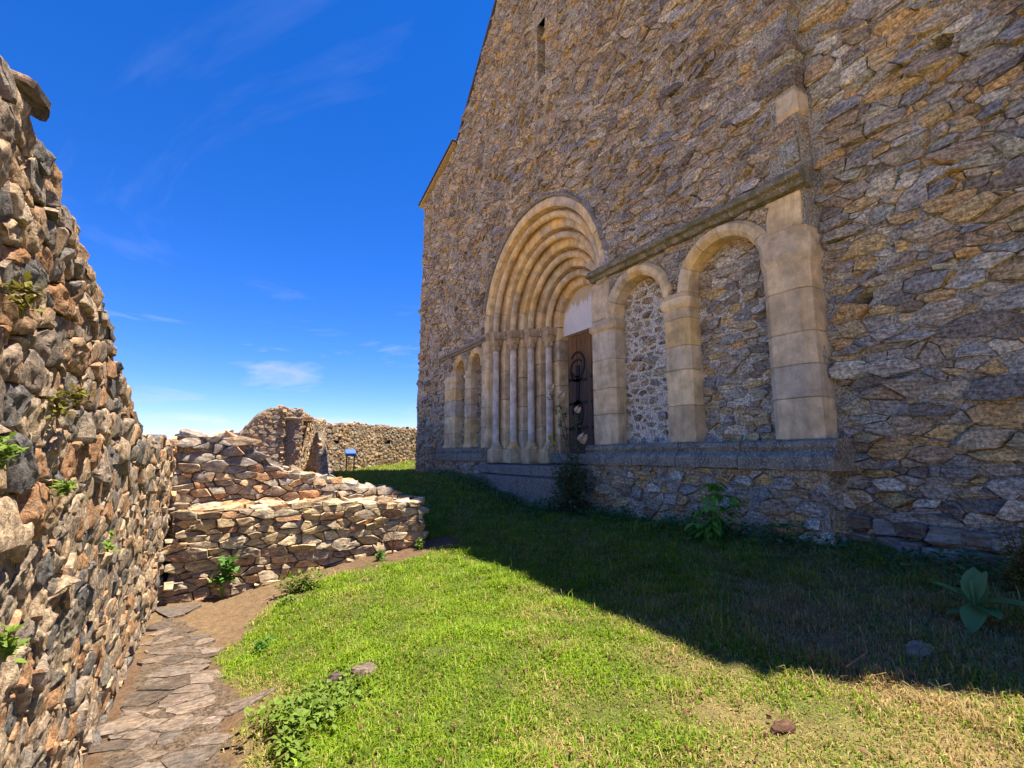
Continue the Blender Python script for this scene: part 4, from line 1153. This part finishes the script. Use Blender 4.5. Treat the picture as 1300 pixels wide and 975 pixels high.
# weeds at the low wall and in the lawn
def weed(name, x, y, n_, rad, l, w_, mat, label, seed, z=None, hgt=None, cat='weed', group=None):
    r_ = random.Random(seed); z = gz(x, y) if z is None else z; h_ = rad[2]
    t = thing(name, (x, y, z), label, cat, group)
    for i in range(5):
        a = r_.uniform(0, math.tau); mk('stem', *tube([(x, y, z - .01), (x + rad[0] * .3 * math.cos(a), y + rad[1] * .3 * math.sin(a), z + h_ * .9), (x + rad[0] * .6 * math.cos(a), y + rad[1] * .6 * math.sin(a), z + h_ * 1.3)], .004, .002, 5), M_BARK if 'dry' in name else mat, t)
    foliage(n_, (x, y, z + h_), rad, l, w_, r_, clumps=max(5, n_ // 40), up=.35).make('foliage', mat, t)
    return t
weed('weed', .80, 6.10, 420, (.22, .14, .10), .07, .014, M_LEAFB, 'bushy bright green weed at the foot of the low wall', 1)
weed('weed', .62, 5.80, 60, (.09, .09, .05), .05, .016, M_LEAFB, 'small loose weed on the straw in front of the low wall', 6)
weed('weed', 1.72, 6.52, 120, (.08, .08, .06), .05, .013, M_LEAFG, 'thin dark weed near the dry stalks at the low wall', 7)
weed('weed', 2.32, 6.62, 90, (.07, .07, .07), .05, .014, M_LEAFB, 'small light green weed at the end of the low wall', 8)
weed('weed', .34, 4.72, 60, (.06, .06, .04), .05, .017, M_LEAFG, 'small weed on the bare rim beside the stone path', 9)
cl_ = weed('leafy_clump', .62, 3.42, 800, (.34, .28, .045), .045, .018, M_LEAFB, 'low clump of rounded bright leaves in the lawn near the path', 2)
weed('leafy_clump', .42, 3.02, 260, (.14, .18, .035), .045, .018, M_LEAFB, 'small clump of bright leaves on the edge of the path', 12)
# vine-like weed on the low wall's left end
vn = weed('broadleaf_weed', .02, 6.80, 70, (.13, .05, .20), .11, .038, M_LEAFG, 'broad leaved weed climbing the low wall beside the corner', 3)
# dried stalks
dsx, dsy = 1.98, 6.78; dsz = gz(dsx, dsy)
ds = thing('dry_weed', (dsx, dsy, dsz), 'withered reddish brown stalks against the low wall', 'dead plant')
r_ = random.Random(3)
for i in range(16):
    a = r_.uniform(0, math.tau); l_ = r_.uniform(.12, .36)
    mk('stalk', *tube([(dsx, dsy, dsz - .01), (dsx + .05 * math.cos(a), dsy + .03 * math.sin(a) - .02, dsz + l_ * .7), (dsx + .13 * math.cos(a), dsy + .05 * math.sin(a) - .03, dsz + l_)], .006, .002, 4), M_DRY, ds)
# tufts rooted in the joints of the tall wall
wt = [((75, 515), 'yellow green tuft rooted high in the tall rough wall'), ((100, 505), 'thin tuft in a joint of the tall rough wall'), ((87, 615), 'bright tuft below the dark stones of the tall rough wall'), ((5, 575), 'leafy tuft in the tall wall at eye level'), ((138, 690), 'small green tuft low on the tall rough wall'), ((8, 820), 'dark green tuft near the base of the tall wall'), ((30, 385), 'mossy yellow tuft on a ledge of the tall wall')]
for i, ((px, py), lb) in enumerate(wt):
    q_ = ray(px, py); p = q_ * ((LX + .05) / q_.x)
    weed('wall_tuft', p.x, p.y, 60, (.025, .05, .035), .03, .009, M_YEL if i in (0, 1, 6) else M_LEAFB, lb, 40 + i, z=p.z - .03, group='tufts in the tall wall')
# weeds along the foot of the church
gcr = random.Random(77); gca = Acc(); gcb = leaf_shape(.05, .017, n_=2)
from mathutils import Euler
for i in range(11000):
    y = gcr.uniform(.9, 13.5); x = X0 - .2 - abs(gcr.gauss(0, .30)) + (.15 if y < FL else 0)
    if 6.9 < y < 11.3: x -= .42
    cl = .5 + .5 * math.sin(y * 3.3) * math.sin(y * 1.37 + 1)
    if gcr.random() > .35 + .65 * cl: continue
    z = gz(x, y) + gcr.random() ** 1.5 * (.06 + .20 * cl)
    e = Euler((gcr.uniform(-.3, .9), gcr.uniform(-.6, .6), gcr.uniform(0, math.tau))).to_matrix(); s = gcr.uniform(.6, 1.5)
    gca.add([e @ (Vector(q_) * s) + Vector((x, y, z)) for q_ in gcb[0]], gcb[1])
gco = gca.make('ground_cover', M_COVER, None, origin=(5, 5, gz(5, 5)))
tag(gco, 'dark low weeds along the foot of the church', 'weeds', kind='stuff')
# fallen twigs
for i, (pts_, lb) in enumerate([(((4.2, 2.02), (4.42, 2.22), (4.75, 2.27)), 'thin bare twig lying in the shaded grass by the plinth'), (((3.05, 1.62), (3.25, 1.6), (3.5, 1.75)), 'pale dry twig near the pale stone in shade')]):
    tag(mk('twig', *tube([(x, y, gz(x, y) + .05 + .02 * k) for k, (x, y) in enumerate(pts_)], .006, .003, 5), M_DRY if i else M_BARK, None), lb, 'twig')

# ------------------------------------------------------------------ turf
def turf():
    rs = np.random.RandomState(5)
    regs = [(0.0, 5.9, .6, 3.2, 15000), (0.0, 5.7, 3.2, 5.2, 11000), (0.0, 5.6, 5.2, 8.0, 5200), (2.0, 5.6, 8.0, 12.0, 1900), (1.4, 8.0, 12.0, 20.5, 700)]
    PX = []
    for x0, x1, y0, y1, dn in regs:
        n_ = int((x1 - x0) * (y1 - y0) * dn); x = rs.uniform(x0, x1, n_); y = rs.uniform(y0, y1, n_)
        px = np.array([x, y]); PX.append(np.vstack([px, np.full(n_, {15000: .8, 11000: .9, 5200: 1.1, 1900: 1.5, 700: 2.2}[dn])]))
    x, y, sc = np.hstack(PX)
    # keep what the lens can plausibly see, with a margin of some steps
    vx = x * CY + y * SY; vy = -x * SY + y * CY
    g = grassiness(x, y); dry = dryness(x, y)
    cl = .5 + .5 * np.sin(5.1 * x + 2 * np.sin(3.3 * y)) * np.sin(4.3 * y + 1.7 * np.sin(2.9 * x))
    keep = (rs.uniform(0, 1, len(x)) < g * (.62 + .38 * cl) * (1 - .35 * dry)) & (vy > .6) & (np.abs(vx) < vy * 1.25 + .6)
    keep &= ~((x > X0 - .2) & (y > 2.8) & (y < 17)) & ~((x > X0 + .1) & (y < 17)) & ~((y > CW - .03) & (y < 8.3) & (x < 2.5)) & ~((x > X0 - .65) & (y > 6.9) & (y < 11.3))
    x, y, sc, dry, cl = x[keep], y[keep], sc[keep], dry[keep], cl[keep]
    n_ = len(x); z = G(x, y) - .005
    ln = (.028 + .045 * rs.uniform(0, 1, n_) ** 1.6) * (.75 + .7 * cl) * (1 - .3 * dry) * np.where(y > 8, 1.2, 1)
    shade = (x > 2.8)
    ln = ln * np.where(x > 3.0, 1.35, 1.0) * (.75 + .6 * np.clip(np.sin(9.7 * x + 3 * np.sin(4.1 * y)) * np.sin(8.9 * y + 2.6 * np.sin(5.3 * x)) + .2, 0, 1))
    tall = rs.uniform(0, 1, n_) < .012; ln = np.where(tall, ln * 1.9 + .02, ln)
    az = rs.uniform(0, 2 * np.pi, n_); lean = rs.uniform(.25, 1.25, n_)
    wd = (.0022 + .0022 * rs.uniform(0, 1, n_)) * sc
    wide = rs.uniform(0, 1, n_) < .16 * (1 - dry); wd = np.where(wide, wd * 2.6, wd); ln = np.where(wide, ln * .6, ln); lean = np.where(wide, 1.15, lean)
    dxx, dyy = np.cos(az), np.sin(az); sx, sy = -dyy * wd, dxx * wd
    m1, m2 = lean * .25 * ln, lean * .85 * ln
    h1, h2 = ln * .55, ln * (1 - .55 * lean)
    V = np.zeros((n_, 5, 3))
    V[:, 0] = np.stack([x - sx, y - sy, z], 1); V[:, 1] = np.stack([x + sx, y + sy, z], 1)
    V[:, 2] = np.stack([x + dxx * m1 + sx * .8, y + dyy * m1 + sy * .8, z + h1], 1); V[:, 3] = np.stack([x + dxx * m1 - sx * .8, y + dyy * m1 - sy * .8, z + h1], 1)
    V[:, 4] = np.stack([x + dxx * m2, y + dyy * m2, z + h2], 1)
    me = bpy.data.meshes.new('grass'); me.vertices.add(n_ * 5)
    me.vertices.foreach_set('co', V.reshape(-1).astype(np.float32))
    base = (np.arange(n_) * 5)[:, None]
    quads = base + np.array([[0, 1, 2, 3]]); tris = base + np.array([[3, 2, 4]])
    loops = np.concatenate([quads, tris], 1).reshape(-1)
    me.loops.add(n_ * 7); me.loops.foreach_set('vertex_index', loops.astype(np.int32))
    me.polygons.add(n_ * 2)
    st_ = (np.arange(n_) * 7)[:, None] + np.array([[0, 4]]); me.polygons.foreach_set('loop_start', st_.reshape(-1).astype(np.int32))
    me.update(calc_edges=True); me.validate()
    r1 = rs.uniform(0, 1, (n_, 1)); dry_or_lift = (rs.uniform(0, 1, n_) < .06 + .75 * dry + .16 * (x > 3))[:, None]  # dry blades, plus extra straw colour by the church to lift its shaded grass
    gcol = np.array([[.11, .21, .010]]) * (1 - r1) + np.array([[.28, .38, .016]]) * r1
    gcol = gcol * (.8 + .35 * cl[:, None])
    scol = np.array([[.5, .41, .17]]) * (1 - r1) + np.array([[.34, .21, .08]]) * r1
    c = np.where(dry_or_lift, scol, gcol)
    c4 = np.repeat(np.hstack([c, np.ones((n_, 1))]), 5, 0)
    at = me.color_attributes.new('col', 'FLOAT_COLOR', 'POINT'); at.data.foreach_set('color', c4.reshape(-1).astype(np.float32))
    me.materials.append(M_GRASS)
    o = bpy.data.objects.new('grass', me); COL.objects.link(o); o.location = (0, 0, EZ)
    tag(o, 'short lawn grass, strawy in patches, around the church', 'grass', kind='stuff')
    print('blades', n_)
lit = Acc(); lr = random.Random(19); ls = leaf_shape(.035, .012, n_=2)
for i in range(420):
    x, y = lr.uniform(.3, 4.6), lr.uniform(1.2, 6.2)
    if float(grassiness(x, y)) < .3: continue
    e = Euler((lr.uniform(-.5, .5), lr.uniform(-.5, .5), lr.uniform(0, math.tau))).to_matrix(); sc_ = lr.uniform(.4, 1.1)
    lit.add([e @ (Vector(q_) * sc_) + Vector((x, y, gz(x, y) + lr.uniform(.02, .045))) for q_ in ls[0]], ls[1])
tag(lit.make('leaf_litter', leaf_mat('dead_leaf', False, (.24, .13, .06), .15), None, origin=(2, 3, gz(2, 3))), 'dry brown leaf bits scattered over the lawn', 'leaf litter', kind='stuff')
turf()
